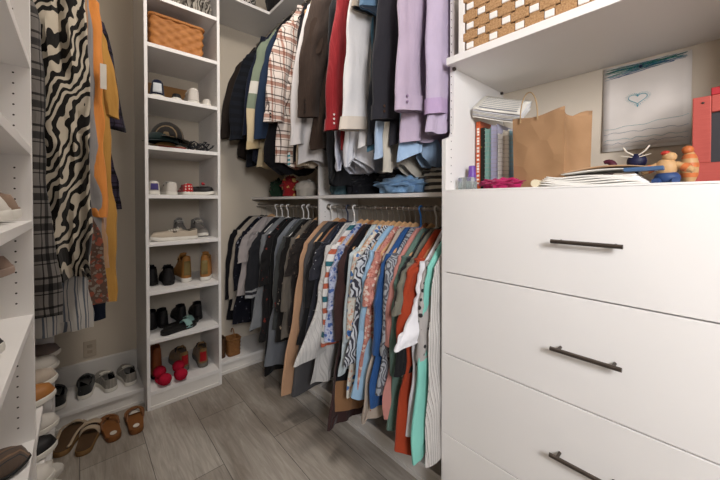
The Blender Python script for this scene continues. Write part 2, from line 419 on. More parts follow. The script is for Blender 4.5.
# ---------------------------------------------------------------- garments
GC = [0]
def garment(name, label, cat, group, m, pos, L, rz=PI, sh=.205, hem=.22, waist=.205, neck=.075, drop=.135, th=.018, hth=.024,
            amp=.009, kf=6.0, slv=None, se=.5, srx=.055, crx=.04, sout=.075, sy=0, cuff=None, buttons=None, collar=None,
            shear=0, seed=None, smat=None, front=None, edge=None, hemwave=.008, thin=False, taper=0, bx=0, skew=0, back=True):
    GC[0] += 1; q = random.Random(seed or GC[0]*13+1)
    g = empty(name, pos, rz, label, cat, group)
    ph = [q.uniform(0, 6.28) for _ in range(8)]
    n = 56; rows = []; sv = Vector((q.uniform(0, 50), q.uniform(0, 50), 0))
    side = .012*q.uniform(-1, 1); kf = kf*q.uniform(.8, 1.4); shear += q.uniform(-.012, .02); skew += q.uniform(-.012, .012)
    def ring(hw, t, z, f, cx, k=1.0):
        row = []
        for i in range(n):
            a = 2*PI*i/n; c, s = math.cos(a), math.sin(a)
            u = math.copysign(abs(c)**.75, c)
            x = cx + hw*k*u*(1+.07*noise.noise(Vector((z*7, 3*math.copysign(1, u), 9))+sv)*min(1, f*3)) + .018*f*noise.noise(Vector((z*4, s*1.5, 2))+sv)
            fo = amp*(.75+.7*abs(u)**2)*f*(math.sin(kf*u+ph[0]+f*1.2)+.6*math.sin(kf*2.3*u+ph[1]-f)+.5*math.sin(kf*1.1*u+ph[6]+3*f))
            fo += .006*math.sin(f*5+ph[2])*f + side*f + amp*1.6*(noise.noise(Vector((u*5, z*7, 0))+sv)-.3*abs(noise.noise(Vector((u*9, z*4, 5))+sv)))
            y = t*k*math.copysign(abs(s)**.8, s)*(1+.25*f*math.sin(9*u+ph[3])) + fo
            x += .35*amp*f*math.sin(s*3+f*7+ph[5])
            zz = z + f*f*hemwave*(math.sin(3*u+ph[4])+.5*math.sin(8*u+ph[1]))+ skew*f*u
            row.append((x, y, zz))
        return row
    for k in range(5):
        s = k/4; hw = lerp(neck, sh, s); rows.append(ring(hw, lerp(.010, th, s**.5), -drop*s**1.15-.004, .05*s, bx))
    nz = 26
    for k in range(1, nz+1):
        s = k/nz; z = lerp(-drop-.004, -L, s)
        hw = interp([(0, sh), (.12, lerp(sh, waist, .8)), (.5, waist), (1, hem)], s)
        if k == 1: hw = (sh+hw)/2
        rows.append(ring(hw, lerp(th, hth, s), z, .05+.95*s, bx+shear*s))
    rows.append(ring(hem, hth, -L+.004, 1, bx+shear, .93)); rows.append(ring(hem, hth, -L+.05, .95, bx+shear, .86))
    mb = MB().grid(rows, True, True, True)
    mb.build('bodice' if cat in ('dress', 'jumpsuit') else 'body', m, g)
    sm = smat or m
    def sleeve(sgn, m_):
        x0, z0 = bx+sgn*(sh-.035), -drop-.015
        so = sout if sgn > 0 else .0
        if slv == 'short': P = [(x0-.02*sgn, z0+.03), (x0+.03*sgn, z0-.03), (x0+(so*.8)*sgn, -se)]; R = [.05, srx, srx*1.15]
        elif slv == 'flare': P = [(x0, z0+.02), (x0+.03*sgn, z0-.08), (x0+so*.6*sgn, lerp(z0, -se, .55)), (x0+so*1.1*sgn, -se)]; R = [.05, srx*.8, srx*.75, srx*1.9]
        else: P = [(x0-.015*sgn, z0+.03), (x0+.025*sgn, z0-.06), (x0+so*.75*sgn, lerp(z0, -se, .5)), (x0+so*sgn, -se)]; R = [.05, srx, (srx+crx)/2*1.05, crx]
        if sgn < 0: R = [r*.6 for r in R]
        rs = []; N = 26; nn = 26
        p1, p2 = q.uniform(0, 6), q.uniform(0, 6)
        for k in range(N+1):
            s = k/N; f = s*(len(P)-1); i = min(int(f), len(P)-2); w = f-i
            # catmull
            g4 = [P[max(i-1, 0)], P[i], P[i+1], P[min(i+2, len(P)-1)]]
            def cr(a, b, c, d): return .5*((2*b)+(-a+c)*w+(2*a-5*b+4*c-d)*w*w+(-a+3*b-3*c+d)*w**3)
            cx, cz = cr(*[p[0] for p in g4]), cr(*[p[1] for p in g4])
            r = lerp(R[i], R[i+1], w*w*(3-2*w))
            if slv == 'long' and k in (N, N-1) and cuff: r *= .97
            wob = 1+.05*math.sin(s*14+p1)+.03*math.sin(s*31+p2)+.09*noise.noise(Vector((s*11, p1, 0)))
            ty = lerp(.020, .024, s)*(1+.25*noise.noise(Vector((s*6, p2, 4)))) if not thin else .011
            yo = sy*min(1, s*3)+.004*math.sin(s*6+p2)
            rs.append([(cx+r*wob*math.cos(a), yo+(ty*(1+.12*math.sin(s*23+a*2+p1)))*math.sin(a)+.004*math.sin(5*math.cos(a)+p1+s*4)+.010*noise.noise(Vector((math.cos(a)*2.2+s*3, s*10-math.cos(a)*2, p2))), cz-.012*math.cos(a)*sgn*(1 if k > 2 else 0)) for a in [2*PI*j/nn for j in range(nn)]])
        last = rs[-1]; cx = sum(p[0] for p in last)/nn; cy = sum(p[1] for p in last)/nn
        rs.append([(cx+(p[0]-cx)*.9, cy+(p[1]-cy)*.7, p[2]+.004) for p in last]); rs.append([(cx+(p[0]-cx)*.8, cy+(p[1]-cy)*.5, p[2]+.05) for p in last])
        so_ = MB().grid(rs, True, True, True).build('sleeve', m_, g)
        if cuff and sgn > 0:
            c1 = rs[N]; c0 = [(lerp(p[0], rs[N-1][j][0], 1.0), p[1], p[2]+.055) for j, p in enumerate(c1)]
            def gro(rw, k, dz=0):
                mx = sum(p[0] for p in rw)/nn; my = sum(p[1] for p in rw)/nn
                return [(mx+(p[0]-mx)*k, my+(p[1]-my)*(k+.12), p[2]+dz) for p in rw]
            MB().grid([gro(c0, .99), gro(c0, 1.06), gro(c1, 1.08, -.006), gro(c1, .98, -.006), gro(c1, .85, .03)], True).build('cuff', cuff, g)
        if buttons and sgn > 0:
            fs = 1 if abs(rz) > 1.6 else -1
            for b in range(buttons[1]):
                p = rs[N][nn//2+3 if False else 0]; by = max(pp[1]*fs for pp in rs[N])*fs + fs*.004
                x_ = cx+ (.2+.12*b)*crx*0 + crx*.55; z_ = -se+.018+b*.022
                rr = .0055; MB().grid([[(x_+rr*kk*math.cos(a), by+fs*(dd), z_+rr*kk*math.sin(a)) for a in [2*PI*j/10 for j in range(10)]] for kk, dd in ((1, 0), (1, .003), (.01, .003))], True).build('button', buttons[0], g)
    if slv:
        sleeve(1, sm)
        if back: sleeve(-1, sm)
    if collar:
        rr = []
        for k, (e, dz, dt) in enumerate(((.95, -.012, 0), (1.0, .022, .004), (1.08, .020, .010), (1.18, -.012, .016))):
            rr.append([(bx+neck*e*math.cos(a), (.013+dt)*math.sin(a), dz-.018*(math.cos(a) > .6)*(k == 3)) for a in [2*PI*j/20 for j in range(20)]])
        MB().grid(rr, True).build('collar', collar, g)
    if edge:   # placket / hem band on the front edge
        pass
    return g

GL = 'clothes on the lower rod'; GU = 'clothes on the upper rod'
NZ = 1.240
HX = 1.295
C = cloth
tan = '#c9a583'
low = [
 # Y, name, cat, label, material, hem z, kwargs, hanger
 (2.84, 'cardigan', 'cardigan', 'black cardigan hanging deepest in the far corner beside the shoe tower', C('#17161a'), .34, dict(slv='long', se=.72, hem=.21), 'black'),
 (2.745, 'blouse', 'blouse', 'cream blouse squeezed between black cardigan and navy print in the corner', C('#b5aa9c'), .42, dict(slv='long', se=.70, srx=.04, amp=.004), 'black'),
 (2.64, 'floral_dress', 'dress', 'navy dress with small white flecked print hanging in the far corner', C('#14151f', 'fleck', '#14151f', '#9fa0ad', 1.0), .33, dict(slv='long', se=.60, hem=.27, srx=.065), 'wood'),
 (2.54, 'top', 'top', 'pale pinkish-grey short-sleeved top just right of the navy flecked dress', C('#a8a09e'), .60, dict(slv='short', se=.36, srx=.05), 'white'),
 (2.44, 'blouse', 'blouse', 'charcoal blouse with thin pale line at its hem near the far corner', C('#25262a'), .36, dict(slv='long', se=.62, srx=.075, sout=.085, crx=.06, cuff=C('#303036', 'hstripe', '#a5a6a8', None, 22.)), 'white'),
 (2.34, 'shirt', 'shirt', 'grey shirt with tied cuff hanging beside the charcoal blouse', C('#7c7f82'), .40, dict(slv='flare', se=.84, srx=.04, crx=.05, amp=.009), 'white'),
 (2.25, 'tunic', 'tunic', 'black tunic with red embroidery at the shoulder and sleeve', C('#1b1a1b', 'fleck', '#1b1a1b', '#7a2f25', .55), .30, dict(slv='long', se=.50, srx=.05), 'black'),
 (2.18, 'dress', 'dress', 'long plain black dress reaching almost to the floor in the far section', C('#131314'), .10, dict(hem=.27, sh=.22, amp=.010), 'black'),
 (2.10, 'dress', 'dress', 'long smoky grey lace-hemmed dress beside the long black dress', C('#6f7379'), .17, dict(hem=.26, sh=.22, amp=.012), 'white'),
 (2.03, 'jacket', 'jacket', 'grey jacket with dark red yoke hanging above the smoky dress', C('#3f4140', 'fleck', '#3f4140', '#6a2a28', .3), .48, dict(slv='long', se=.60, srx=.05), 'white'),
 (1.965, 'shirt', 'shirt', 'black shirt with beige leaf print left of the grey divider panel', C('#1a1817', 'fleck', '#1a1817', '#a59584', .8), .38, dict(slv='long', se=.62), 'black'),
 (1.90, 'top', 'top', 'taupe ribbed top hanging just before the divider panel', C('#6c655c'), .45, dict(slv='long', se=.60, srx=.045), 'wood'),
 (1.845, 'shirt', 'shirt', 'dark patterned shirt pressed against the divider panel', C('#2a2523', 'fleck', '#2a2523', '#7c6a5c', 1.2), .5, dict(slv='short', se=.35), 'black'),
 (1.735, 'long_cardigan', 'cardigan', 'long peach-beige sweater coat with straight hem reaching lowest beside dark grey coat', C('#b99273', knit=True), .125, dict(hem=.28, shear=.10, sh=.225, waist=.255, amp=.004, th=.018, hth=.018, kf=4), 'white'),
 (1.675, 'long_coat', 'coat', 'long dark grey coat with straight edge right of the peach-beige one', C('#4b4a4c'), .105, dict(hem=.285, sh=.225, waist=.25, amp=.004, kf=3), 'wood'),
 (1.615, 'top', 'top', 'plain black top between dark grey coat and pale bell-sleeved blouse', C('#1c1c1e'), .45, dict(slv='long', se=.5), 'dark'),
 (1.565, 'blouse', 'blouse', 'black and white leaf print blouse above the pale bell-sleeved blouse', C('#2a2b33', 'fleck', '#2a2b33', '#c9c9cf', .9), .50, dict(slv='short', se=.32), 'navy'),
 (1.50, 'blouse', 'blouse', 'pale grey pinstriped blouse with tied bell sleeve', C('#c4c2bf', 'vstripe', '#b0aeac', None, 60.), .27, dict(slv='flare', se=.74, srx=.062, sout=.15, hem=.25, amp=.012, sy=.012), 'white'),
 (1.435, 'striped_shirt', 'shirt', 'white tee with orange and teal horizontal bands', C('#dad8d6', 'hbands', '#b5614a', '#b5614a', 5.2, c4='#2d6470'), .50, dict(slv='long', se=.66, srx=.062, crx=.055, sout=.07), 'wood'),
 (1.385, 'shirt', 'shirt', 'blue and white printed shirt right of the banded tee', C('#b3bad0', 'floral', '#4a64a0', '#8a8fb5', 1.9), .55, dict(slv='long', se=.45), 'wood'),
 (1.34, 'cardigan', 'cardigan', 'long dark brown cardigan hanging low in the middle of the row', C('#3d2a29'), .125, dict(slv='long', se=.60, hem=.26, shear=.075, waist=.235, sh=.21, amp=.010, th=.02), 'dark'),
 (1.30, 'skirt_set', 'dress', 'black dress with tan lower panel right of the dark brown cardigan', C('#16151a', 'blocks', '#16151a', '#8b6748', 1.15), .20, dict(hem=.24, sh=.2), 'wood'),
 (1.255, 'lace_blouse', 'blouse', 'pale grey-green lace blouse with ruffled edges', C('#b9c5ca', 'fleck', '#b9c5ca', '#9dabad', 1.4), .40, dict(slv='short', se=.58, srx=.05, sout=.08, hem=.26, amp=.017, hemwave=.02), 'wood'),
 (1.21, 'floral_blouse', 'blouse', 'cream blouse with cobalt and peach floral print', C('#cbc8be', 'floral', '#4a72a8', '#c59a86', 1.5, c4='#2f4f87'), .34, dict(slv='short', se=.55, srx=.055, hem=.24, amp=.014), 'wood'),
 (1.17, 'swirl_blouse', 'blouse', 'black and white swirl print blouse under the wooden hangers', C('#c2c6cc', 'swirl', '#3a3a44', None, 1.9), .50, dict(slv='short', se=.33, srx=.06), 'wood'),
 (1.13, 'denim_shirt', 'shirt', 'light blue shirt beside the coral paisley blouse', C('#92b4d0'), .36, dict(slv='long', se=.56, srx=.045, sout=.06), 'wood'),
 (1.092, 'paisley_blouse', 'blouse', 'coral paisley print blouse in the crowded middle', C('#c08579', 'floral', '#d6c1b5', '#a8645a', 2.2), .42, dict(slv='long', se=.36, srx=.055), 'wood'),
 (1.055, 'ditsy_dress', 'dress', 'long beige dress covered in tiny red and grey flowers', C('#b6a89a', 'fleck', '#b6a89a', '#94533f', 1.6), .30, dict(hem=.265, sh=.21, amp=.011, waist=.23), 'wood'),
 (1.018, 'shirt', 'shirt', 'cobalt blue shirt showing a folded cuff', C('#2b5186'), .36, dict(slv='long', se=.56, srx=.05, crx=.05), 'wood'),
 (.985, 'patterned_top', 'top', 'grey and black geometric print top behind the dusty pink one', C('#9ea2a8', 'swirl', '#55565d', None, 2.4), .45, dict(slv='short', se=.55, srx=.05, hem=.23), 'blue'),
 (.955, 'dusty_pink_shirt', 'top', 'dusty pink top left of the sage green sweater', C('#b97f77'), .36, dict(slv='long', se=.5, srx=.04, amp=.008), 'dark'),
 (.922, 'sage_sweater', 'sweater', 'sage green long sweater beside the black tee', C('#5c746a', knit=True), .33, dict(slv='long', se=.62, srx=.055, hem=.235, amp=.006), 'wood'),
 (.892, 'black_tee', 'shirt', 'black tee with square-cut hem beside the olive grey top', C('#1c1c1e'), .60, dict(slv='short', se=.34, srx=.06), 'white'),
 (.865, 'olive_top', 'top', 'olive grey top with wide short sleeve', C('#6e6c60'), .35, dict(slv='short', se=.33, srx=.075, sout=.10, sy=.008), 'black'),
 (.838, 'rust_dress', 'dress', 'long rust red dress with flaring hem', C('#9c3c22'), .27, dict(slv='short', se=.44, srx=.06, hem=.265, shear=.075, sh=.22, amp=.012, sout=.10, hemwave=.02), 'dark'),
 (.808, 'white_tunic', 'blouse', 'white tunic with wide angled short sleeve', C('#dcdbdf'), .35, dict(slv='flare', se=.44, srx=.06, sout=.10, shear=.07, hem=.20, amp=.007, sy=.01), 'wood'),
 (.784, 'motif_blouse', 'blouse', 'light grey blouse with scattered black motifs', C('#aaa5a2', 'dots', '#2e2c2e', None, 1.1), .38, dict(slv='long', se=.50, srx=.05, hem=.20), 'wood'),
 (.768, 'mint_dress', 'dress', 'mint green dress near the drawer cabinet', C('#82c9bb'), .29, dict(hem=.27, shear=.05, bx=.012, sh=.225, waist=.245, amp=.008, hemwave=.01), 'black'),
 (.738, 'pinstripe_dress', 'dress', 'grey and white pinstriped dress touching the drawer cabinet', C('#c9c6c2', 'vstripe', '#8a8481', None, 95.), .285, dict(hem=.262, shear=.035, bx=.01, sh=.225, waist=.24, amp=.004, th=.009, hth=.010), 'white'),
]
for Y, nm, cat, lab, m, hz, kw, hk in low:
    yaw = rnd.uniform(-.05, .05)
    kw.setdefault('hem', .25); kw['hem'] = max(kw['hem'], .245); kw['waist'] = max(kw.get('waist', 0), .232); kw['sh'] = max(kw.get('sh', 0), .212)
    if Y < .80: yaw = 0
    if Y < 1.76: kw.setdefault('shear', .065); hz += .05
    if Y > 2.5: kw.setdefault('bx', .05)
    if 1.7 > Y > 1.65: hz += .04
    else: kw.setdefault('shear', .03)
    garment(nm, lab, cat, GL, m, (HX, Y, NZ-.004), NZ-.004-hz, rz=PI+yaw, **kw)
    hanger(hk, (HX, Y, NZ), PI+yaw, lab, 'hangers on the lower rod', .19)

# upper rod
UZ = 2.775; UX = 1.285
def up(Y, nm, cat, lab, m, hz, hk, yaw=0, **kw):
    d = dict(drop=.14, sh=.16, hem=.235, waist=.195, th=.02, hth=.024, sout=.15, hemwave=.02, amp=.010)
    d.update(kw)
    g = garment(nm, lab, cat, GU, m, (UX, Y, UZ), UZ-hz, rz=PI+yaw, **d)
    hanger(hk, (UX, Y, UZ), PI+yaw, lab, 'hangers on the upper rod', .14)
    return g
btn = plain('pearl_button', '#e6dfda', .3); dbtn = plain('dark_button', '#1c1613', .4); brb = plain('brown_button', '#4b3527', .4)
quilt = C('#111319', 'hstripe', '#171a22', None, 14.)
flan = C('#cfc3ba', 'plaid', '#4a3d3d', '#bb8f80', 11., c4='#8c5c50')
up(2.80, 'leather_jacket', 'jacket', 'dark brown suede-like jacket hanging deepest in the upper corner', C('#2c241f'), 1.74, 'wood', slv='long', se=.86, srx=.09, crx=.06, th=.04, hth=.04, sout=.19)
up(2.62, 'puffer_jacket', 'jacket', 'dark navy quilted puffer jacket with stand-up collar', quilt, 1.68, 'wood', slv='long', se=.90, srx=.095, crx=.065, th=.045, hth=.045, sout=.18, collar=C('#1d2230'), neck=.085, amp=.005)
up(2.47, 'hooded_top', 'hoodie', 'navy blue hooded top left of the colour-blocked sweatshirt', C('#191f30'), 1.70, 'black', slv='long', se=.88, srx=.06, th=.025)
up(2.36, 'sweatshirt', 'sweatshirt', 'sweatshirt in blocks of sage green, white and cream with ribbed cuff', C('#7b8673', 'blocks', '#d5d0c6', '#cdbb98', .98), 1.62, 'wood', slv='long', se=1.0, srx=.085, crx=.062, th=.028, cuff=C('#c3ad86', knit=True), sy=.01)
up(2.22, 'denim_jacket', 'jacket', 'dark blue denim jacket between green sweatshirt and plaid flannel', C('#1d2c42'), 1.68, 'black', slv='long', se=.95, srx=.06, crx=.055, th=.024)
up(2.13, 'black_skirt', 'skirt', 'black garment with draped hem showing below the sweatshirt cuff', C('#131215'), 1.60, 'black', hem=.27, sh=.19, amp=.016, hemwave=.04)
up(2.03, 'flannel_shirt', 'shirt', 'cream and rust plaid flannel shirt with buttoned cuff', flan, 1.62, 'wood', slv='long', se=.86, srx=.088, crx=.072, th=.03, cuff=flan, buttons=(dbtn, 2), collar=flan, sy=.015)
up(1.93, 'black_coat', 'coat', 'black garment hanging behind the plaid flannel shirt', C('#161417'), 1.62, 'black', sh=.12, hem=.20, waist=.15)
up(1.845, 'cream_pullover', 'top', 'cream top with folded edge between plaid flannel and pale grey shirt', C('#b7a893'), 1.62, 'wood', sh=.12, hem=.19, waist=.15)
up(1.72, 'grey_shirt', 'shirt', 'pale grey long shirt left of the brown corduroy blazer', C('#c4bfbd'), 1.60, 'wood', slv='long', se=1.06, srx=.055, crx=.05, collar=C('#c4bfbd'))
cord = C('#31251e', 'vstripe', '#3a2c23', None, 120.)
bl = up(1.60, 'corduroy_blazer', 'blazer', 'dark brown corduroy blazer with stitched elbow patch', cord, 1.66, 'dark', slv='long', se=.92, srx=.10, crx=.075, th=.026, buttons=(dbtn, 4), sy=.022)
pp = []
for j in range(28):
    a = 2*PI*j/28; pp.append((.235+.048*math.cos(a), .0455, -.44+.105*math.sin(a)))
MB().add([(.235, .046, -.44)]+pp, [(0, j+1, (j+1) % 28+1) for j in range(28)]).build('elbow_patch', C('#3a2b21'), bl)
up(1.50, 'black_dress', 'dress', 'black dress hanging to the shelf under the blazer', C('#17171a'), 1.47, 'black', hem=.20, sh=.12, th=.014, amp=.01)
up(1.345, 'red_shirt', 'shirt', 'red striped western shirt with pearl buttoned cuff', C('#861f24', 'vstripe', '#8f272b', None, 55.), 1.66, 'wood', slv='long', se=1.03, srx=.07, crx=.055, cuff=C('#8a2126'), buttons=(btn, 3), th=.02, sy=.012)
up(1.415, 'white_shirt', 'shirt', 'white shirt whose folded tails hang between blazer and red shirt', C('#c6c9d6'), 1.50, 'white', hem=.24, sh=.13, amp=.02, hemwave=.05, skew=.06)
up(1.135, 'denim_shirt', 'shirt', 'washed denim shirt showing below the white sleeve cuff', C('#557f96'), 1.58, 'black', hem=.22, sh=.13, amp=.015, hemwave=.03, skew=.03)
up(1.01, 'cream_shirt', 'shirt', 'cream shirt tail hanging under the black shirt', C('#bdb7ab'), 1.52, 'wood', hem=.22, sh=.13, amp=.02, hemwave=.04, skew=-.06)
up(1.27, 'white_blouse', 'blouse', 'soft white blouse draping behind the red shirt cuff', C('#cfd0d6'), 1.56, 'white', hem=.25, sh=.14, amp=.02, hemwave=.05, skew=-.05)
up(1.175, 'white_dress_shirt', 'shirt', 'long white dress shirt sleeve with cream curved cuff', C('#dedbda'), 1.62, 'wood', slv='long', se=1.06, srx=.09, crx=.088, cuff=C('#d3c8bb'), th=.022, sy=.01)
up(1.11, 'grey_polo', 'shirt', 'dark grey short-sleeved shirt with taupe cuff at the top edge', C('#3d3f45'), 1.66, 'wood', slv='short', se=.50, srx=.085, cuff=C('#a39687'))
up(1.055, 'blue_tee', 'shirt', 'pale blue short-sleeved shirt beside the dark grey one', C('#a9bdd6'), 1.56, 'white', slv='short', se=.52, srx=.085, hem=.25, cuff=C('#5d7a94'), th=.02)
up(.975, 'black_shirt', 'shirt', 'black button-cuff shirt left of the lavender shirt', C('#2a292e'), 1.64, 'wood', slv='long', se=1.05, srx=.092, crx=.078, cuff=C('#2a292e'), buttons=(brb, 2), th=.022, sy=.012)
up(.905, 'light_blue_shirt', 'shirt', 'light blue shirt whose tail shows under the black shirt', C('#a3bdd9'), 1.53, 'wood', hem=.25, amp=.012, th=.018, hemwave=.03)
lav = C('#b5a5b8')
up(.85, 'lavender_shirt', 'shirt', 'lavender dress shirt with wide buttoned cuff, front one of two', lav, 1.62, 'wood', slv='long', se=1.04, srx=.10, crx=.085, cuff=lav, buttons=(plain('lilac_button', '#8d7794', .4), 2), th=.022, sy=.02)
up(.765, 'lavender_shirt', 'shirt', 'lavender striped shirt next to the white cabinet panel', C('#b9abc1'), 1.66, 'wood', slv='long', se=1.05, srx=.085, crx=.07, sout=.06, cuff=C('#b19abb'), th=.022, sy=.01)

# left rod, clothes facing the camera
GLf = 'long clothes on the left rod'
def lf(X, Y, nm, cat, lab, m, hz, hk, **kw):
    nz = 2.65-.085
    g = garment(nm, lab, cat, GLf, m, (X, Y, nz-.012), nz-.012-hz, rz=0, back=False, **kw)
    hanger(hk, (X, Y, nz), 0, lab, 'hangers on the left rod', .14)
    return g
ZX = -.27
lf(ZX, 1.84, 'plaid_dress', 'dress', 'long dark grey tartan patchwork flannel dress beside the left shelving', C('#6f6a66', 'plaid', '#35373a', '#55575a', 10., c4='#6f7173'), .87, 'wood', sh=.13, waist=.175, hem=.225, shear=.0, amp=.007, th=.03, hth=.03, bx=.0, drop=.3)
lf(ZX+.10, 1.97, 'zebra_dress', 'dress', 'long black and cream zebra print dress with deep pleats', C('#b9ae9c', 'zebra', '#15120f', None, .8), 1.0, 'wood', sh=.195, waist=.20, hem=.17, shear=.045, amp=.024, th=.04, hth=.05, kf=11, bx=.0, drop=.1)
lf(ZX+.06, 2.05, 'striped_skirt', 'skirt', 'blue-grey and white vertical striped skirt hem at lower left', C('#b0aca6', 'vstripe', '#59606b', None, 26.), .74, 'wood', sh=.13, waist=.19, hem=.25, amp=.012, hth=.03)
lf(ZX+.05, 2.11, 'brown_print_skirt', 'skirt', 'brown and rust printed skirt under the zebra dress', C('#5a443a', 'floral', '#8a4a3a', '#7d7468', 1.3), .84, 'wood', sh=.15, waist=.22, hem=.33, amp=.012)
lf(ZX+.10, 2.15, 'grey_dress', 'dress', 'grey and tan striped dress peeking out under the orange kaftan', C('#8e8a88', 'vstripe', '#b08a6a', None, 9.), 1.00, 'black', sh=.22, waist=.235, hem=.27, amp=.008, th=.02)
lf(ZX+.12, 2.18, 'orange_kaftan', 'dress', 'bright orange silky kaftan with frayed edge right of the zebra dress', C('#d88a45'), 1.28, 'white', sh=.245, waist=.262, hem=.27, amp=.012, th=.022)
lf(ZX+.12, 2.23, 'pink_kaftan', 'dress', 'pale peach pink lightweight robe hanging below the orange kaftan', C('#b99a8b', 'vstripe', '#a58474', None, 22.), 1.03, 'white', sh=.20, waist=.245, hem=.275, amp=.01)
lf(ZX+.12, 2.31, 'mustard_dress', 'dress', 'long mustard yellow dress with gathered frayed hem and loose sleeve', C('#b98a45'), .80, 'wood', sh=.22, waist=.30, hem=.315, amp=.014, th=.03, hth=.03, slv='long', se=.70, srx=.05, crx=.035, sout=.115)
lf(ZX+.13, 2.42, 'navy_shirt', 'shirt', 'dark purple checked shirt showing its sleeve behind the mustard dress', C('#3a3242', 'plaid', '#6a6070', '#24202b', 14., c4='#8a8090'), 1.33, 'black', sh=.24, waist=.27, hem=.33, amp=.008, slv='short', se=.75, srx=.05, sout=.13)
lf(ZX+.10, 2.50, 'denim_dress', 'dress', 'blue denim dress whose frayed hem shows under the mustard dress', C('#5f7484'), .76, 'wood', sh=.18, waist=.25, hem=.29, amp=.014)
lf(ZX+.07, 2.19+.35, 'blue_jeans', 'jeans', 'blue denim jeans lowest of the hanging clothes at left', C('#38506f'), .62, 'wood', sh=.13, waist=.20, hem=.235, amp=.014, hth=.03)
lf(ZX+.11, 2.62, 'navy_trousers', 'trousers', 'dark navy trousers beside the blue jeans', C('#151b2c'), .62, 'black', sh=.13, waist=.22, hem=.285, amp=.01, hth=.03)

# ---------------------------------------------------------------- footwear
dark_in = plain('dark_lining', '#1b1715', .9, .1); rub_w = plain('white_rubber', '#d9d5cc', .6, .3, bump=.1); rub_b = plain('black_rubber', '#191817', .6, .3, bump=.1)
rub_t = plain('tan_rubber', '#a98d6c', .6, .3); lace_w = plain('white_lace', '#d8d3c8', .8, .1); lace_b = plain('black_lace', '#1a1a1b', .8, .1)
PROF = [(0, .0), (.012, .32), (.05, .56), (.12, .68), (.3, .72), (.5, .82), (.68, 1.0), (.82, .97), (.92, .72), (.98, .36), (1, 0)]
def prof(t):
    for (a, x), (b, y) in zip(PROF, PROF[1:]):
        if t <= b: return x+(y-x)*(t-a)/(b-a)
    return 0
def shoe(name, label, cat, group, loc, rz, up, sole=rub_w, L=.27, W=.095, hs=.025, hc=.065, topen=.52, ht=.048, hth=None, laces=None, cap=None, rot=None,
         heelpatch=None, strap=None, bow=None, lining=None, sole2=None, tongue=None, flip=1, soleh=0):
    r = empty(name, loc, rz, label, cat, group, rot=rot)
    n = 24; ts = [(1-math.cos(PI*k/n))/2 for k in range(n+1)]
    out = lambda t, k=1: (flip*.006*math.sin(PI*t) + 0, W/2*prof(t)*k)
    pol = [(out(t)[0]+out(t)[1], t*L) for t in ts] + [(out(t)[0]-out(t)[1], t*L) for t in ts[-2:0:-1]]
    cx = 0; cy = L/2
    def sc(k, z): return [(cx+(x-cx)*k, cy+(y-cy)*(1+(k-1)*.5), z+(.010*max(0, (y/L-.72)/.28)**2)) for x, y in pol]
    mb = MB().grid([sc(.92, 0), sc(1.05, .004), sc(1.07, hs*.5), sc(1.05, hs*.9), sc(1.0, hs)], True, True, True)
    mb.build('sole', sole, r, ang=40)
    hth = hth or hc*.95
    def H(t):
        if t < topen: return interp([(0, hc), (topen*.12, hc*.93), (topen*.42, hc*.76), (topen, hth)], t)
        return interp([(topen, hth), (.82, ht*.9), (.93, ht*.72), (1.0, .006)], t)
    def O(t): return max(0, min(1, (topen+.06-t)/.12))
    m_ = 7; mb = MB()
    for s in (1, -1):
        rows = []
        for t in ts:
            w = W/2*prof(t)*.97; o = O(t); o = o*o*(3-2*o); h = H(t); rw = []
            for j in range(m_+1):
                v = j/m_
                x = w*((1-o)*math.cos(v*PI/2)+o*(1-.17*v**1.6)); z = hs-.003+h*((1-o)*math.sin(v*PI/2)**.85+o*v)
                y = t*L + (.010*(1-t*6)*v*0 if t < .1 else 0)
                rw.append((flip*.006*math.sin(PI*t)+s*x, y, z+.008*max(0, (t-.72)/.28)**2))
            rows.append(rw)
        mb.grid(rows)
    o = mb.build('upper', up, r, merge=True, ang=60)
    md = o.modifiers.new('solid', 'SOLIDIFY'); md.thickness = .003; md.offset = 0
    mb = MB()
    for s in (1, -1):
        rows = []
        for t in [q*(topen+.05)/12 for q in range(13)]:
            w = W/2*prof(max(.02, t))*.86; h = H(t)*.93
            rows.append([(flip*.006*math.sin(PI*t)+s*w*(1-.17*v**1.6), .006+t*L*.98, hs+h*v) for v in (0, .25, .5, .75, 1)])
        mb.grid(rows)
    mb.build('lining', lining or dark_in, r, merge=True)
    MB().prism([(x*.86, L/2+(y-L/2)*.93) for x, y in pol], hs, hs+.004).build('insole', lining or dark_in, r)
    def surf(t, x, lift=.003):   # height of the closed upper at lateral x
        w = W/2*prof(t)*.97; k = min(.98, abs(x)/w); return hs-.003+H(t)*math.sin(math.acos(k))**.85+lift
    if laces:
        if tongue is not False:
            rows = [[(x, y, z-.004*abs(x)/.02) for x in (-.022, -.012, 0, .012, .022)] for y, z in ((topen*L*.72, hs+hth*1.18), (topen*L*.9, hs+hth*1.0), (topen*L*1.15, hs+hth*.82))]
            MB().grid(rows).build('tongue', tongue or up, r, solid=.004)
        mb = MB()
        for k in range(4):
            t = topen*.92+.055*k
            for q in (1, -1):
                pts = [(u*.024, (t+.022*(u*q+1)*.5)*L, max(hs+H(t)*.95, 0)+.004-.007*u*u) for u in (-1, -.5, 0, .5, 1)]
                mb.tube(pts, .0022, 6)
        for q in (1, -1): mb.tube([(0, topen*L*.92, hs+hth+.006), (q*.02, topen*L*.86, hs+hth+.012), (q*.034, topen*L*.95, hs+hth*.8), (q*.016, topen*L, hs+hth+.002)], .002, 6)
        mb.build('laces', laces, r)
    if cap:
        rows = []
        for t in [.80+.2*k/8 for k in range(9)]:
            w = W/2*prof(t)*1.0; rows.append([(flip*.006*math.sin(PI*t)+w*math.cos(a), t*L+.001, hs-.002+(H(t)+.003)*max(0, math.sin(a))**.85+.008*max(0, (t-.72)/.28)**2) for a in [PI*j/12 for j in range(13)]])
        MB().grid(rows).build('toe_cap', cap, r)
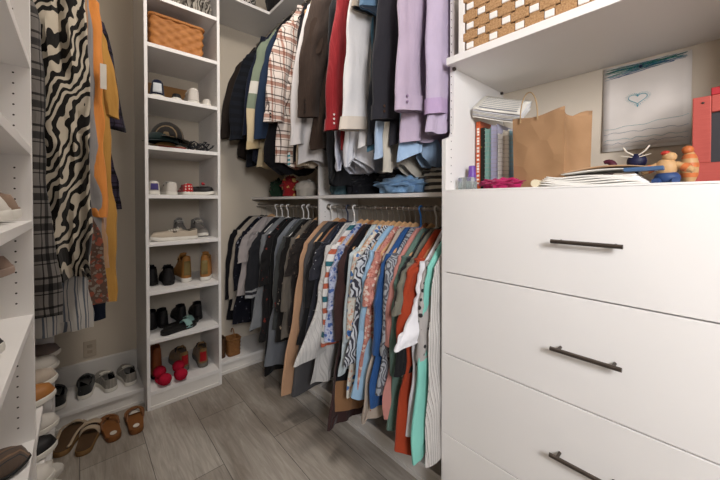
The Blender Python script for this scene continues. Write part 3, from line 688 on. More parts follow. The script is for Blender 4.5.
    if heelpatch:
        rows = []
        for z in [0, .25, .5, .75, 1]:
            rows.append([(W*.30*math.sin(a)*(1.0-.12*z), .012-.0145*math.cos(a), hs+hc*(.12+.62*z)) for a in [-.9+.2*j for j in range(10)]])
        MB().grid(rows).build('heel_patch', heelpatch, r, solid=.002)
    if strap:
        for t in strap[1]:
            w = W/2*prof(t)*1.02; zt = hs+H(t)*1.02 if t > topen else hs+hc
            MB().grid([[(w*math.cos(a), t*L+d, hs*.6+(zt-hs*.6)*math.sin(a)) for a in [PI*j/12 for j in range(13)]] for d in (-.009, .009)]).build('strap', strap[0], r, solid=.003)
    if bow:
        mb = MB(); yb, zb = .66*L, hs+H(.66)+.012
        for s in (1, -1): mb.ell((s*.022, yb, zb+.006), (.022, .009, .016), 10, 7, lambda d, s=s: .55+.45*abs(d.x))
        mb.ell((0, yb-.002, zb+.004), (.008, .010, .009), 10, 6); mb.build('bow', bow, r)
    return r

def sandal(name, label, group, loc, rz, foot, straps, kind='two', L=.26, W=.10, hs=.028, rot=None, sticker=None, solem=None):
    r = empty(name, loc, rz, label, 'sandal', group, rot=rot)
    n = 22; ts = [(1-math.cos(PI*k/n))/2 for k in range(n+1)]
    P2 = lambda t: W/2*max(prof(t), 0)
    pol = [(P2(t), t*L) for t in ts]+[(-P2(t), t*L) for t in ts[-2:0:-1]]
    sc = lambda k, z: [(x*k, L/2+(y-L/2)*(1+(k-1)*.5), z) for x, y in pol]
    s = MB().grid([sc(.95, 0), sc(1.0, .004), sc(1.02, hs*.6), sc(1.0, hs)], True, True, True).build('sole', solem or foot, r, ang=40)
    MB().grid([sc(.96, hs-.001), sc(.95, hs+.003), sc(.80, hs+.001)], True, False, True).build('footbed', foot, r, ang=60)
    def arch(t0, t1, h, m, nm='strap', lift=0):
        rows = []
        for k in range(5):
            t = lerp(t0, t1, k/4); w = P2(t)*1.03; hh = h*(1-.15*abs(k-2)/2)
            rows.append([(w*math.cos(a), t*L, hs*.35+(hs*.65+hh)*math.sin(a)**.8) for a in [PI*j/14 for j in range(15)]])
        MB().grid(rows).build(nm, m, r, solid=.004)
    if kind == 'two': arch(.50, .62, .045, straps); arch(.72, .88, .040, straps)
    elif kind == 'slim': arch(.60, .78, .034, straps)
    elif kind == 'wide': arch(.50, .86, .045, straps)
    elif kind == 'ring':
        for s_ in (1, -1):
            MB().tube([(s_*P2(t)*.98, t*L, hs+.008+.018*math.sin(PI*min(1, t*1.1))) for t in [.05+.9*k/14 for k in range(15)]], .007, 8, flat=.6).build('strap', straps, r)
        arch(.86, .95, .028, straps)
    elif kind == 'thong':
        for s_ in (1, -1):
            MB().tube([(s_*P2(.46)*.96, .46*L, hs), (s_*P2(.55)*.85, .57*L, hs+.028), (s_*.018, .68*L, hs+.032), (0, .78*L, hs+.012), (0, .80*L, hs)], .006, 8, flat=.7).build('strap', straps, r)
    if sticker:
        MB().grid([[(.016*k*math.cos(a), .16*L+.020*k*math.sin(a), hs+.0036) for a in [2*PI*j/20 for j in range(20)]] for k in (1, .02)], True).build('size_sticker', sticker, r)
    return r

TZ = [.119, .455, .775, 1.095, 1.410, 1.728, 2.061, 2.395, 2.715]
def lea(n, c, r=.55): return plain(n, c, r, .35, bump=.15, bscale=200)
blk = lea('black_leather', '#1a1819'); navy = cloth('#1b2036'); wht = lea('white_leather', '#cfc9c0'); beige = cloth('#b5a48e'); tanl = lea('tan_leather', '#a06a35'); brn = lea('brown_leather', '#6d4424')
grey = cloth('#8b8680', 'fleck', '#8b8680', '#6d6963', 1.5); purple = cloth('#4b4476'); redm = cloth('#b32430'); dots = cloth('#b52a2c', 'dots', '#e2d9ce', None, 1.6)
# bottom bay
pomm = plain('crimson_plush', '#a81c34', .95, .1, bump=.8, bscale=120)
for i, (x, y, rz, lab) in enumerate(((.43, 2.455, .15, 'crimson pom-pom slipper at left on the tower floor shelf'), (.525, 2.452, -.05, 'crimson pom-pom slipper at right on the tower floor shelf'))):
    r = empty('pom_pom_slipper', (x, y, TZ[0]), rz, lab, 'slipper', 'crimson pom-pom slippers')
    MB().ell((0, .07, .012), (.034, .085, .012), 16, 6).build('sole', pomm, r)
    for dy, dz, nm in ((.005, .042, 'pom_pom'), (.105, .060, 'pom_pom')):
        MB().ell((0, dy, dz), (.040, .040, .038), 20, 12, lambda d: 1+.06*noise.noise(d*5+Vector((x, 0, dy)))).build(nm, pomm, r)
hikeu = cloth('#8a6c46')
for i, x in enumerate((.575, .690)):
    shoe('hiking_boot', ('left' if i == 0 else 'right')+' tan hiking boot with red heel patch and black collar on the tower floor shelf', 'boot', 'tan and red hiking boots', (x, 2.565-.03*i, TZ[0]), .08-.2*i, hikeu, plain('grey_rubber', '#6c675f', .7, .2) if i == 0 else bpy.data.materials['grey_rubber'], hc=.115, hs=.035, topen=.45, ht=.06, laces=lace_b, heelpatch=cloth('#a31d22'), W=.10, lining=cloth('#15161a'), L=.28)
shoe('ankle_boot', 'plain brown leather boot at the back left behind the crimson slippers', 'boot', None, (.405, 2.58, TZ[0]), .05, lea('russet_leather', '#7a4220'), rub_b, hc=.20, topen=.40, ht=.06, L=.26)
# second bay
for i, (x, y, rz) in enumerate(((.385, 2.63, 0), (.455, 2.62, .05), (.575, 2.63, 0), (.68, 2.62, -.1))):
    lab = ['matte black shoe furthest left on the second tower shelf', 'black ankle-high shoe second from left on the second tower shelf', 'black ankle-high shoe behind the black slides, left of two', 'black ankle-high shoe behind the black slides, right of two'][i]
    shoe('black_shoe', lab, 'shoe', 'black shoes on the second tower shelf', (x, y, TZ[1]), rz, blk, rub_b, hc=.105, topen=.42, L=.25, heelpatch=None, W=.09)
teal = cloth('#86a9a4')
for i, (x, y, rz, dz) in enumerate(((.43, 2.475, -1.25, 0), (.46, 2.555, -1.3, .018))):
    sandal('slide', ('front' if i == 0 else 'rear')+' black slide with pale teal strap on the second tower shelf', 'black and teal slides', (x-.02, y, TZ[1]+dz*0), rz, rub_b, teal, 'slim', W=.095, L=.25)
# third bay
for i, (x, y) in enumerate(((.385, 2.60), (.47, 2.535))):
    shoe('leather_shoe', ('left' if i == 0 else 'right')+' black lace-up leather shoe beside the tan work boots', 'shoe', 'black leather shoes', (x, y, TZ[2]), .0-.1*i, blk, rub_b, hc=.10, topen=.42, ht=.055, laces=lace_b, L=.28, W=.10)
wb = lea('wheat_leather', '#a5723a')
for i, (x, y, rz) in enumerate(((.590, 2.545, .05), (.693, 2.50, -.35))):
    shoe('work_boot', ('left' if i == 0 else 'right')+' wheat tan lace-up work boot with cream sole', 'boot', 'tan work boots', (x, y, TZ[2]), rz, wb, rub_w, hc=.165, hs=.033, topen=.46, ht=.065, hth=.15, laces=plain('tan_lace', '#c19a62', .8) if i == 0 else bpy.data.materials['tan_lace'], L=.28, W=.10, heelpatch=lea('olive_leather', '#7c6a3d') if i == 0 else bpy.data.materials['olive_leather'])
# fourth bay: beige low sneakers lying across, grey laced sandals
for i, (x, y, dz) in enumerate(((.355, 2.50, 0), (.372, 2.60, 0))):
    shoe('canvas_sneaker', ('front' if i == 0 else 'rear')+' cream canvas sneaker lying lengthwise on the fourth tower shelf', 'sneaker', 'cream canvas sneakers', (x+.29, y, TZ[3]), PI/2-.05, cloth('#b8ab99'), rub_w, hc=.05, topen=.48, ht=.04, laces=lace_w, L=.285, W=.088)
for i, (x, y) in enumerate(((.60, 2.69), (.70, 2.60))):
    shoe('lace_sandal', ('left' if i == 0 else 'right')+' grey laced ankle shoe at the back right of the fourth tower shelf', 'shoe', 'grey laced shoes', (x, y+.22, TZ[3]), PI+.1*i, grey, rub_w, hc=.105, topen=.42, ht=.05, laces=lace_w, L=.24, W=.088)
# fifth bay
shoe('sneaker', 'white and purple sneaker at the left of the eye-level tower shelf', 'sneaker', None, (.385, 2.50, TZ[4]), 0, wht, rub_w, hc=.07, topen=.5, heelpatch=purple, laces=lace_w, W=.10)
shoe('sneaker', 'all white sneaker with dark collar line on the eye-level tower shelf', 'sneaker', None, (.49, 2.50, TZ[4]), 0, wht, rub_w, hc=.068, topen=.5, laces=lace_w, lining=dark_in, W=.105)
shoe('dotted_flat', 'red and white polka dot shoe on the eye-level tower shelf', 'shoe', None, (.590, 2.50, TZ[4]), -.1, dots, rub_w, hc=.062, topen=.55, W=.10)
b_ = shoe('bow_shoe', 'black shoe with red bow at the right of the eye-level tower shelf', 'shoe', None, (.572, 2.60, TZ[4]), -2.05, blk, rub_w, hc=.045, topen=.5, bow=redm, W=.088, L=.215)
# seventh bay
shoe('navy_sneaker', 'dark navy sneaker with white patch on the shelf under the wicker basket', 'sneaker', None, (.405, 2.49, TZ[6]), -.1, navy, rub_w, hc=.10, topen=.48, heelpatch=cloth('#cfd4d8'), W=.115)
shoe('ballet_flat', 'low black flat shoe with white sole between navy and white sneakers', 'shoe', None, (.515, 2.475, TZ[6]), -.15, blk, rub_w, hc=.028, ht=.03, topen=.68, W=.09)
shoe('white_sneaker', 'white padded sneaker heel-out under the wicker basket', 'sneaker', None, (.625, 2.47, TZ[6]), -.05, wht, rub_w, hc=.09, topen=.5, W=.115, laces=lace_w)
shoe('white_flat', 'low white slip-on shoe at the right end under the wicker basket', 'shoe', None, (.715, 2.47, TZ[6]), 0, wht, rub_w, hc=.03, ht=.03, topen=.6, W=.085)
card = plain('cardboard', '#a98055', .85, .1, bump=.1)
o = MB().box(.36, .72, 2.86, 2.875, 2.062, 2.27).build('cardboard_sheet', card, smooth=False, bevel=.002); tag(o, 'tan cardboard sheet leaning behind the shoes below the wicker basket', 'cardboard')

# sixth bay: caps, straw brim, straps
def cap(name, label, loc, rot, m, rx=.095, brim=True, hh=.09):
    r = empty(name, loc, 0, label, 'hat', None, rot=rot)
    MB().grid([[(rx*math.cos(p)*math.cos(a), rx*1.1*math.cos(p)*math.sin(a), hh*math.sin(p)) for a in [2*PI*j/28 for j in range(28)]] for p in [PI/2*k/8 for k in range(9)]], True).build('crown', m, r, solid=.002)
    MB().ell((0, 0, hh), (.008, .008, .004), 8, 5).build('button', m, r)
    rows = [[(math.sin(a)*(rx-.004+w), -math.cos(a)*(rx*1.1-.004+w*1.1), -.012*(w/.06)-.012*math.sin(a)**2*w/.06) for a in [-1.15+2.3*j/16 for j in range(17)]] for w in (0, .02, .04, .06)]
    rows = [[(x*(1-.35*k/3*0), y, z) for x, y, z in rw] for k, rw in enumerate(rows)]
    MB().grid(rows).build('brim', m, r, solid=.003)
    return r
cap('baseball_cap', 'dark green baseball cap on top of the straw hat in the tower', (.445, 2.575, TZ[5]+.050), (.0, .05, .15), cloth('#22302f'), rx=.10, hh=.08)
cap('sun_visor', 'black and beige cap at the back of the hat shelf in the tower', (.475, 2.58, TZ[5]+.080), (.05, .14, .7), cloth('#2a2725', 'vstripe', '#7d6b52', None, 12.), rx=.10, hh=.12)
r = empty('straw_hat', (.47, 2.60, TZ[5]+.012), 0, 'tan straw hat lying flat under the dark green cap', 'hat')
st = two_tone('straw', '#b58a56', '#cfa870', 40, 'wicker')
MB().grid([[(q*.82*math.cos(a), q*math.sin(a), z+.01*math.sin(2*a)*(q > .1)) for a in [2*PI*j/40 for j in range(40)]] for q, z in ((.125, .004), (.10, .012), (.075, .018))], True).build('brim', st, r, solid=.003)
MB().grid([[(q*.82*math.cos(a), q*math.sin(a), z) for a in [2*PI*j/40 for j in range(40)]] for q, z in ((.075, .018), (.068, .036), (.04, .044), (.002, .046))], True).build('crown', st, r)
o = MB().box(.40, .565, 2.445, 2.56, TZ[5]+.0005, TZ[5]+.011).build('red_pouch', cloth('#8e3a30'), bevel=.004); tag(o, 'flat dull red pouch under the straw hat in the tower', 'pouch')
mb = MB(); rr = random.Random(5)
for k in range(7):
    a0 = rr.uniform(0, 6); c = (.675+rr.uniform(-.035, .035), 2.53+rr.uniform(-.05, .05)); h = rr.uniform(.02, .06)
    mb.tube([(c[0]+.05*math.cos(a0+2*PI*j/14)*(1+.2*math.sin(3*j)), c[1]+.045*math.sin(a0+2*PI*j/14), TZ[5]+.012+h*(.5+.5*math.sin(a0+j*.9))) for j in range(13)], .007, 6, flat=.5)
tag(mb.build('strappy_sandal', cloth('#25262a')), 'tangle of black straps beside the hats in the tower', 'sandal')

# wicker basket
def basket(name, label, x0, x1, y0, y1, z0, h, flare, m, cw, ch, dep=.006, rim=.012):
    r = empty(name, ((x0+x1)/2, (y0+y1)/2, z0), 0, label, 'basket')
    hx, hy = (x1-x0)/2, (y1-y0)/2; per = []
    def peri(hx, hy, rc=.025, step=cw/5):
        pts = []; segs = [((-hx+rc, -hy), (hx-rc, -hy), (0, -1)), ((hx, -hy+rc), (hx, hy-rc), (1, 0)), ((hx-rc, hy), (-hx+rc, hy), (0, 1)), ((-hx, hy-rc), (-hx, -hy+rc), (-1, 0))]
        for i, (a, b, nn) in enumerate(segs):
            ln = math.dist(a, b); n = max(2, int(ln/step))
            for k in range(n): t = k/n; pts.append((lerp(a[0], b[0], t), lerp(a[1], b[1], t), nn))
            nx = segs[(i+1) % 4][2]
            for k in range(4): w = k/4; d = Vector((lerp(nn[0], nx[0], w), lerp(nn[1], nx[1], w))).normalized(); c = Vector(b)-Vector(nn)*rc; pts.append((c.x+d.x*rc, c.y+d.y*rc, (d.x, d.y)))
        return pts
    P = peri(hx, hy); s = 0; S = []
    for i, p in enumerate(P):
        S.append(s); q = P[(i+1) % len(P)]; s += math.dist(p[:2], q[:2])
    N = int(h/ch); cnt = round(s/cw/2)*2; rows = []
    for k in range(N*5+1):
        z = h*k/(N*5); row = int(min(k/5, N-.01)); v = (k % 5)/5
        rows.append([(p[0]*(1+flare*z/h)+p[2][0]*dep*(math.cos(PI*S[i]/s*cnt+PI*row)*.8+.2)*math.sin(PI*v+.001)**.5*1.0, p[1]*(1+flare*z/h)+p[2][1]*dep*(math.cos(PI*S[i]/s*cnt+PI*row)*.8+.2)*math.sin(PI*v+.001)**.5, z) for i, p in enumerate(P)])
    o = MB().grid(rows, True, True, False).build('body', m, r, ang=80); md = o.modifiers.new('s', 'SOLIDIFY'); md.thickness = .006; md.offset = -1
    MB().tube([(p[0]*(1+flare), p[1]*(1+flare), h) for p in P]+[(P[0][0]*(1+flare), P[0][1]*(1+flare), h)], rim, 8).build('rim', m, r)
    return r
wick = two_tone('honey_wicker', '#9c602e', '#bd8046', 30, 'wicker')
basket('wicker_basket', 'honey brown woven wicker basket on a high shelf of the shoe tower', .366, .685, 2.462, 2.76, 2.395, .205, .03, wick, .042, .027)
def pile(name, label, cat, m, c, r_, seed, group=None, amp=.35, fr=3.5):
    mb = MB(); sd = Vector((seed*3.1, seed*1.7, 0))
    def fn(d):
        q = 1+amp*abs(noise.noise(d*fr+sd))*1.6-amp*.5+amp*.35*noise.noise(d*fr*2.7+sd); return q*(1-.25*max(0, -d.z))
    mb.ell((0, 0, 0), r_, 44, 26, fn)
    mn = min(v[2] for v in mb.v); mb.v = [(x, y, (z-mn if z > mn*.35 else max(.0, (z-mn)*.1))) for x, y, z in mb.v]
    mn = min(v[2] for v in mb.v); mb.v = [(x, y, z-mn) for x, y, z in mb.v]
    o = mb.build(name, m, loc=c, ang=75); return tag(o, label, cat, group)
pile('dark_bag', 'dark grey soft bag behind the wicker basket in the tower', 'bag', cloth('#3d3b3a'), (.47, 2.81, 2.396), (.10, .08, .15), 3)
pile('printed_scarf', 'cream and grey printed scarf crumpled on the top tower shelf', 'scarf', cloth('#b5aea3', 'swirl', '#4b463f', None, 1.3), (.665, 2.54, 2.716), (.095, .10, .09), 4)
pile('printed_scarf', 'grey leaf-patterned cloth beside the cream scarf on the top tower shelf', 'scarf', cloth('#8b867c', 'zebra', '#c5bdae', None, 1.5), (.50, 2.54, 2.716), (.085, .09, .075), 8)
zc = pile('animal_print_bag', 'black and white striped bag on the corner top shelf', 'bag', cloth('#d6cfc6', 'zebra', '#1c1a19', None, 1.1), (1.02, 2.66, 2.963), (.14, .12, .13), 5, amp=.12, fr=2)
pile('black_bag', 'black bag beside the striped bag on the corner top shelf', 'bag', cloth('#1d1b1b'), (1.30, 2.50, 2.963), (.10, .14, .13), 6, amp=.12, fr=2)

# niche shelf: four sneakers, seen from the heel
tweed = cloth('#2f302f', 'fleck', '#2f302f', '#8f8f8b', .8); lite = cloth('#8c877f', 'vstripe', '#a29d94', None, 60.)
for x, y, rz, m, lab, g in ((-.10, 2.615, .10, tweed, 'charcoal streaked slip-on sneaker, leftmost on the low niche shelf', 'charcoal sneakers'), (.018, 2.655, -.05, tweed, 'charcoal streaked slip-on sneaker next to the pale grey ones on the low niche shelf', 'charcoal sneakers'),
                         (.158, 2.64, .22, lite, 'pale grey sneaker next to the charcoal pair on the low niche shelf', 'pale grey sneakers'), (.262, 2.64, .1, lite, 'pale grey sneaker nearest the shoe tower on the low niche shelf', 'pale grey sneakers')):
    shoe('slip_on_sneaker', lab, 'sneaker', g, (x, y, .105), rz, m, rub_w, hc=.062, topen=.5, ht=.05, W=.105, L=.255, hs=.028, laces=lace_b if m is tweed else lace_w)
# sandals on the floor
crm = cloth('#b09c84'); cork = plain('cork', '#8a6a45', .8, .1, bump=.3, bscale=90); cogn = lea('cognac_leather', '#7d4e26'); darkfb = lea('dark_footbed', '#4d3722')
stk = plain('paper_sticker', '#cdc6bb', .7)
sandal('wrap_sandal', 'cream-edged sandal with open ring strap, leftmost on the floor', 'cream sandals', (-.085, 2.305, 0), -.28, darkfb, crm, 'ring', W=.108, L=.265, solem=cork)
sandal('strap_sandal', 'cream sandal with two wide straps on the floor', 'cream sandals', (.005, 2.235, 0), -.22, darkfb, crm, 'two', W=.108, L=.275, solem=cork)
sandal('thong_sandal', 'cognac brown thong sandal on the floor, left of two', 'brown thong sandals', (.145, 2.25, 0), .10, cogn, brn, 'thong', W=.105, L=.27, sticker=stk)
r = sandal('thong_sandal', 'cognac brown thong sandal with pale paper tag on the floor beside the tower', 'brown thong sandals', (.245, 2.235, 0), -.05, cogn, brn, 'thong', W=.105, L=.27, sticker=stk)
MB().box(-.028, .026, .165, .205, .040, .0415).build('paper_tag', stk, r, smooth=False)
# corner wooden-look basket planter and clogs
r = basket('small_basket', 'small brown woven basket on the bottom shelf in the far corner', .90, .998, 2.60, 2.70, .1005, .135, .08, two_tone('brown_wicker', '#6a4424', '#93663a', 30, 'wicker'), .02, .014, .003, .006)
MB().tube([(.04*math.cos(a)*.1, .0+.045*math.cos(a), .165+.045*math.sin(a)) for a in [PI*j/10 for j in range(11)]], .004, 6).build('handle', bpy.data.materials['brown_wicker'], r)
basket('small_basket', 'dark brown basket half hidden by the tower on the corner bottom shelf', .82, .885, 2.62, 2.72, .1005, .15, .05, two_tone('dark_wicker', '#3c2a1b', '#5c412a', 30, 'wicker'), .02, .014, .003, .006)

# left shelving shoes (toes towards the aisle)
tp = cloth('#8e7766')
shoe('taupe_sneaker', 'taupe sneaker with thick white sole on the upper left shelf', 'sneaker', 'left shelf shoes', (-.40, 1.335, 1.303), -PI/2, tp, rub_w, hc=.075, L=.275, W=.10, hs=.03, ht=.065)
shoe('white_sneaker', 'white chunky sneaker in front of the taupe one on the upper left shelf', 'sneaker', 'left shelf shoes', (-.40, 1.21, 1.303), -PI/2, wht, rub_w, hc=.075, L=.27, W=.10, hs=.03, ht=.055)
r = empty('shoe_riser', (-.30, 1.33, 1.01), 0, 'thin white shoe riser lifting the pinkish beige sneaker', 'shoe rack')
MB().box(-.145, .10, -.05, .05, .132, .135).build('platform', white, r, smooth=False, bevel=.001)
MB().box(-.145, -.140, -.05, .05, 0, .132).build('leg', white, r, smooth=False); 
shoe('beige_sneaker', 'pinkish beige sneaker with pull loop below the taupe sneaker', 'sneaker', 'left shelf shoes', (-.415, 1.33, 1.1455), -PI/2, cloth('#9c8577'), plain('blush_rubber', '#a48f82', .6), hc=.085, L=.275, W=.095, hs=.025, ht=.05)
shoe('white_sneaker', 'white sneaker toe at the frame edge on the middle left shelf', 'sneaker', 'left shelf shoes', (-.425, 1.335, 1.0105), -PI/2, wht, rub_w, hc=.05, L=.25, W=.10, ht=.045, topen=.45)
shoe('dark_sneaker', 'black and white sneaker near the front of the middle left shelf', 'sneaker', 'left shelf shoes', (-.395, 1.07, 1.0105), -PI/2, cloth('#34302e'), rub_w, hc=.06, L=.265, W=.10)
shoe('woven_slipper', 'brown grey and rust striped fabric slipper on the low left shelf', 'slipper', 'left shelf shoes', (-.375, 1.30, .6155), -PI/2, cloth('#5d4f45', 'vstripe', '#7d6450', '#3a3d40', 34.), rub_b, hc=.055, ht=.055, L=.265, W=.105, hs=.012, topen=.45)
shoe('fur_boot', 'cream fur-topped boot with tan foot at the edge of the low left shelf', 'boot', 'left shelf shoes', (-.39, 1.16, .6155), -PI/2, lea('golden_suede', '#94662f'), rub_w, hc=.19, topen=.55, ht=.055, L=.24, lining=cloth('#cdbfa8'))
shoe('grey_slipper', 'grey striped knit shoe tucked under the middle left shelf', 'shoe', 'left shelf shoes', (-.385, 1.345, .640), -PI/2, cloth('#7a7a78', 'vstripe', '#5a5a5a', None, 40.), rub_w, hc=.19, ht=.06, L=.24) if False else None
# second bay of the left shelving
for i, (y, z, m, nm, lab) in enumerate(((1.75, .58, tanl, 'tan_sneaker', 'tan shoe with white sole on the far left shelving behind the peg-hole panel'), (1.90, .58, cloth('#b3a596'), 'pale_sneaker', 'pale beige shoe behind the tan one on the far left shelving'),
        (2.06, .58, wht, 'white_sneaker', 'white shoe with purple mark on the far left shelving'), (2.22, .58, cloth('#7b6c66'), 'mauve_sneaker', 'mauve grey shoe deepest on the far left shelving'),
        (1.62, .34, wht, 'white_flat', 'white flat shoe on the middle board of the far left shelving'), (1.80, .34, blk, 'black_flat', 'black round-toed shoe on the middle board of the far left shelving'),
        (2.0, .34, wht, 'white_flat', 'white canvas shoe beside the black one on the far left shelving'))):
    shoe(nm, lab, 'shoe', 'far left shelf shoes', (-.345, y, z+.0005), -PI/2+.05*math.sin(i*3), m, rub_w, hc=.06, L=.27, W=.10, ht=.05)
for i, y in enumerate((1.90, 2.02)):
    sandal('white_sandal', ('near' if i == 0 else 'far')+' white sandal poking out at the bottom of the far left shelving', 'white sandals', (-.33, y, .1005), -PI/2, wht, wht, 'wide', L=.27, W=.10)

# ---------------------------------------------------------------- things lying on the middle shelf
SZ = 1.405
sm = [('dark_sweater', 'dark navy and black crumpled sweater in the middle of the shelf', 'sweater', cloth('#191a20', 'fleck', '#191a20', '#2c3240', .6), (1.37, 1.46, SZ), (.13, .17, .075), 11),
      ('black_sweater', 'black crumpled garment beside the navy one on the shelf', 'sweater', cloth('#141316'), (1.38, 1.20, SZ), (.13, .14, .075), 12),
      ('teal_denim', 'teal grey folded denim beside the divider on the shelf', 'jeans', cloth('#46606a'), (1.36, 1.66, SZ), (.12, .09, .065), 13),
      ('blue_cloth', 'light blue crumpled shirt hanging slightly over the shelf edge', 'shirt', cloth('#7fa3c7'), (1.31, 1.10, SZ), (.11, .19, .050), 14),
      ('grey_cloth', 'grey green sweater lying behind the light blue shirt', 'sweater', cloth('#5c625c'), (1.42, 1.02, SZ), (.10, .12, .065), 15)]
for nm, lab, cat, m, c, r_, sd in sm: pile(nm, lab, cat, m, (c[0], c[1], c[2]+.001), r_, sd, 'clothes lying on the middle shelf')
def folded(name, label, cat, m, x0, x1, y0, y1, z, n, th, group, seed=1):
    r = empty(name, ((x0+x1)/2, (y0+y1)/2, z), 0, label, cat, group); q = random.Random(seed); hx, hy = (x1-x0)/2, (y1-y0)/2
    for k in range(n):
        zc = th*(k+.5); rows = []
        for j in range(25):
            t = j/24; y = lerp(-hy, hy, t); rows.append([(hx*math.copysign(abs(math.cos(a))**.5, math.cos(a))+.004*math.sin(t*9+k*2), y+.004*math.sin(a*2+k), zc+th*.49*math.copysign(abs(math.sin(a))**.7, math.sin(a))+.006*math.sin(t*7+k)*(1 if k else .2)) for a in [2*PI*i/20 for i in range(20)]])
        MB().grid(rows, True, True, True).build('fold', m, r)
    return r
pile('striped_throw', 'cream and black striped knit throw bunched on the shelf by the drawer cabinet', 'blanket', cloth('#cfc8ba', 'hstripe', '#45423f', None, 34.), (1.345, .87, SZ+.001), (.11, .135, .075), 21, 'clothes lying on the middle shelf', amp=.3, fr=3)
pile('red_sweater', 'red sweater on the shelf in the dark far section', 'sweater', cloth('#8f1f22', 'dots', '#c9a060', None, .5), (1.33, 2.36, SZ+.001), (.08, .07, .09), 31, 'clothes lying on the far middle shelf')
pile('green_sweater', 'dark green sweater left of the red one on the far shelf', 'sweater', cloth('#1f3524'), (1.33, 2.56, SZ+.001), (.08, .07, .08), 32, 'clothes lying on the far middle shelf')
pile('white_sweater', 'off-white fluffy sweater right of the red one on the far shelf', 'sweater', cloth('#b5ada2'), (1.36, 2.16, SZ+.001), (.09, .10, .07), 33, 'clothes lying on the far middle shelf', amp=.15)

# ---------------------------------------------------------------- drawer cabinet top
CZ = 1.4052
def spiral_book(name, label, x, y0, th, h, cover, page, spiral=True, title=None, dep=.19, group='books and notebooks on the cabinet'):
    r = empty(name, (x, y0-th/2, CZ+.001), 0, label, 'notebook' if spiral else 'book', group)
    if spiral:
        MB().box(.004, dep-.004, -th/2+.002, th/2-.002, .004, h-.004).build('pages', cover, r, smooth=False)
        MB().box(0, dep, -th/2, -th/2+.002, 0, h).build('cover', cover, r, smooth=False); MB().box(0, dep, th/2-.002, th/2, 0, h).build('cover', cover, r, smooth=False)
        mb = MB(); n = int(h/.017)
        for k in range(n):
            zc = .010+k*(h-.02)/(n-1)
            mb.tube([(.004+.010*math.cos(a)-.006, (th/2+.001)*math.sin(a), zc) for a in [2*PI*j/10 for j in range(11)]], .0007, 5)
        mb.build('spiral', metal, r)
    else:
        MB().box(.006, dep-.003, -th/2+.002, th/2-.002, .003, h-.003).build('pages', page, r, smooth=False)
        MB().box(.001, dep, -th/2, -th/2+.002, 0, h).box(.001, dep, th/2-.002, th/2, 0, h).box(0, .003, -th/2, th/2, 0, h).build('cover', cover, r, smooth=False)
    if title:
        mb = MB(); q = random.Random(3)
        z = .03
        while z < h-.03:
            w = q.uniform(.006, .012); mb.box(-.0006, 0, -th*.28, th*.28, z, z+w); z += w+q.choice((.003, .003, .009))
        mb.build('spine_title', title, r, smooth=False)
    return r
pg = plain('paper_pages', '#e2ded4', .9, .1)
bk = [('spiral_notebook', 'white notebook with pink edge squeezed against the paper bag', .014, .235, plain('pink_cover', '#cfb2b2', .5), False, None, 'book'),
      ('spiral_notebook', 'light blue notebook near the paper bag', .026, .240, plain('sky_cover', '#8fb6c4', .5), True, None, ''),
      ('spiral_notebook', 'cream spiral notebook between white and light blue ones', .030, .245, plain('cream_cover', '#dcd5c6', .5), True, None, ''),
      ('spiral_notebook', 'white spiral notebook right of the lavender grey one', .026, .235, plain('white_cover', '#e3e0db', .5), True, None, ''),
      ('spiral_notebook', 'lavender grey spiral notebook with dark edges', .036, .275, plain('lavender_cover', '#a9a7bd', .5), True, None, ''),
      ('spiral_notebook', 'sage green spiral notebook beside the black book', .032, .265, plain('sage_cover', '#7fa59b', .5), True, None, ''),
      ('hardback_book', 'black and yellow patterned book between orange book and green notebook', .022, .27, cloth('#26241e', 'fleck', '#26241e', '#8a7a30', 1.), False, None, 'book'),
      ('paperback_book', 'tall orange book with white spine lettering at the far left of the row', .026, .30, plain('orange_cover', '#c0552c', .45), False, pg, 'book')]
y = .512
for nm, lab, th, h, cv, sp, ti, k in bk:
    th *= .74
    spiral_book({'spiral_notebook': 'notebook'}.get(nm, nm), lab, 1.29, y+th, th, h, cv, pg, sp, ti); y += th+.0025
# papers lying tilted on top of the notebooks
r = empty('paper_stack', (1.29, .505, CZ+.262), 0, 'stack of printed papers lying tilted on top of the notebooks', 'papers', rot=(.30, -.55, .05))
ppm = plain('printed_paper', '#d3d3d8', .8, .2); ink = plain('grey_ink', '#7b7d88', .8, .1)
for k in range(7):
    MB().grid([[(x, yy, k*.006+.004*math.sin(x*20+k)+.01*(yy/.2)**2) for yy in [.0+.19*j/6 for j in range(7)]] for x in [.0+.15*i/6 for i in range(7)]]).build('sheet', ppm if k % 2 else pg, r, solid=.002)
mb = MB()
for i in range(7): mb.grid([[(x, .02+.15*j/8, 6*.006+.0022+.004*math.sin(x*20+6)+.01*((.02+.15*j/8)/.2)**2) for j in range(9)] for x in (.015+i*.018, .018+i*.018+(.004 if i == 0 else 0))])
mb.build('print_lines', ink, r)
# glue bottle, clear cup, pink cloth
r = empty('glue_bottle', (1.20, .655, CZ+.001), 0, 'small clear bottle with purple cap in front of the orange book', 'bottle')
cyl = lambda prf, n=20: [[(q*math.cos(a), q*math.sin(a), z) for a in [2*PI*j/n for j in range(n)]] for q, z in prf]
MB().grid(cyl(((.016, 0), (.020, .006), (.020, .035), (.014, .040))), True, True, True).build('body', plain('pale_liquid', '#bfc9cc', .15, .5), r)
MB().grid(cyl(((.0165, .038), (.0165, .050), (.0135, .095), (.012, .10), (.003, .101))), True, True, True).build('cap', plain('purple_plastic', '#6e4a9e', .4), r)
gl = NT('clear_plastic', .12, .5); gl.b.inputs['Transmission Weight'].default_value = .85; gl.b.inputs['Base Color'].default_value = lin('#dfe6e4'); gl.b.inputs['IOR'].default_value = 1.2; gl = gl.m
tag(MB().box(1.12, 1.165, .615, .672, CZ+.001, CZ+.05).build('clear_box', gl, smooth=False, bevel=.004), 'small clear plastic box at the left end of the cabinet top', 'box')
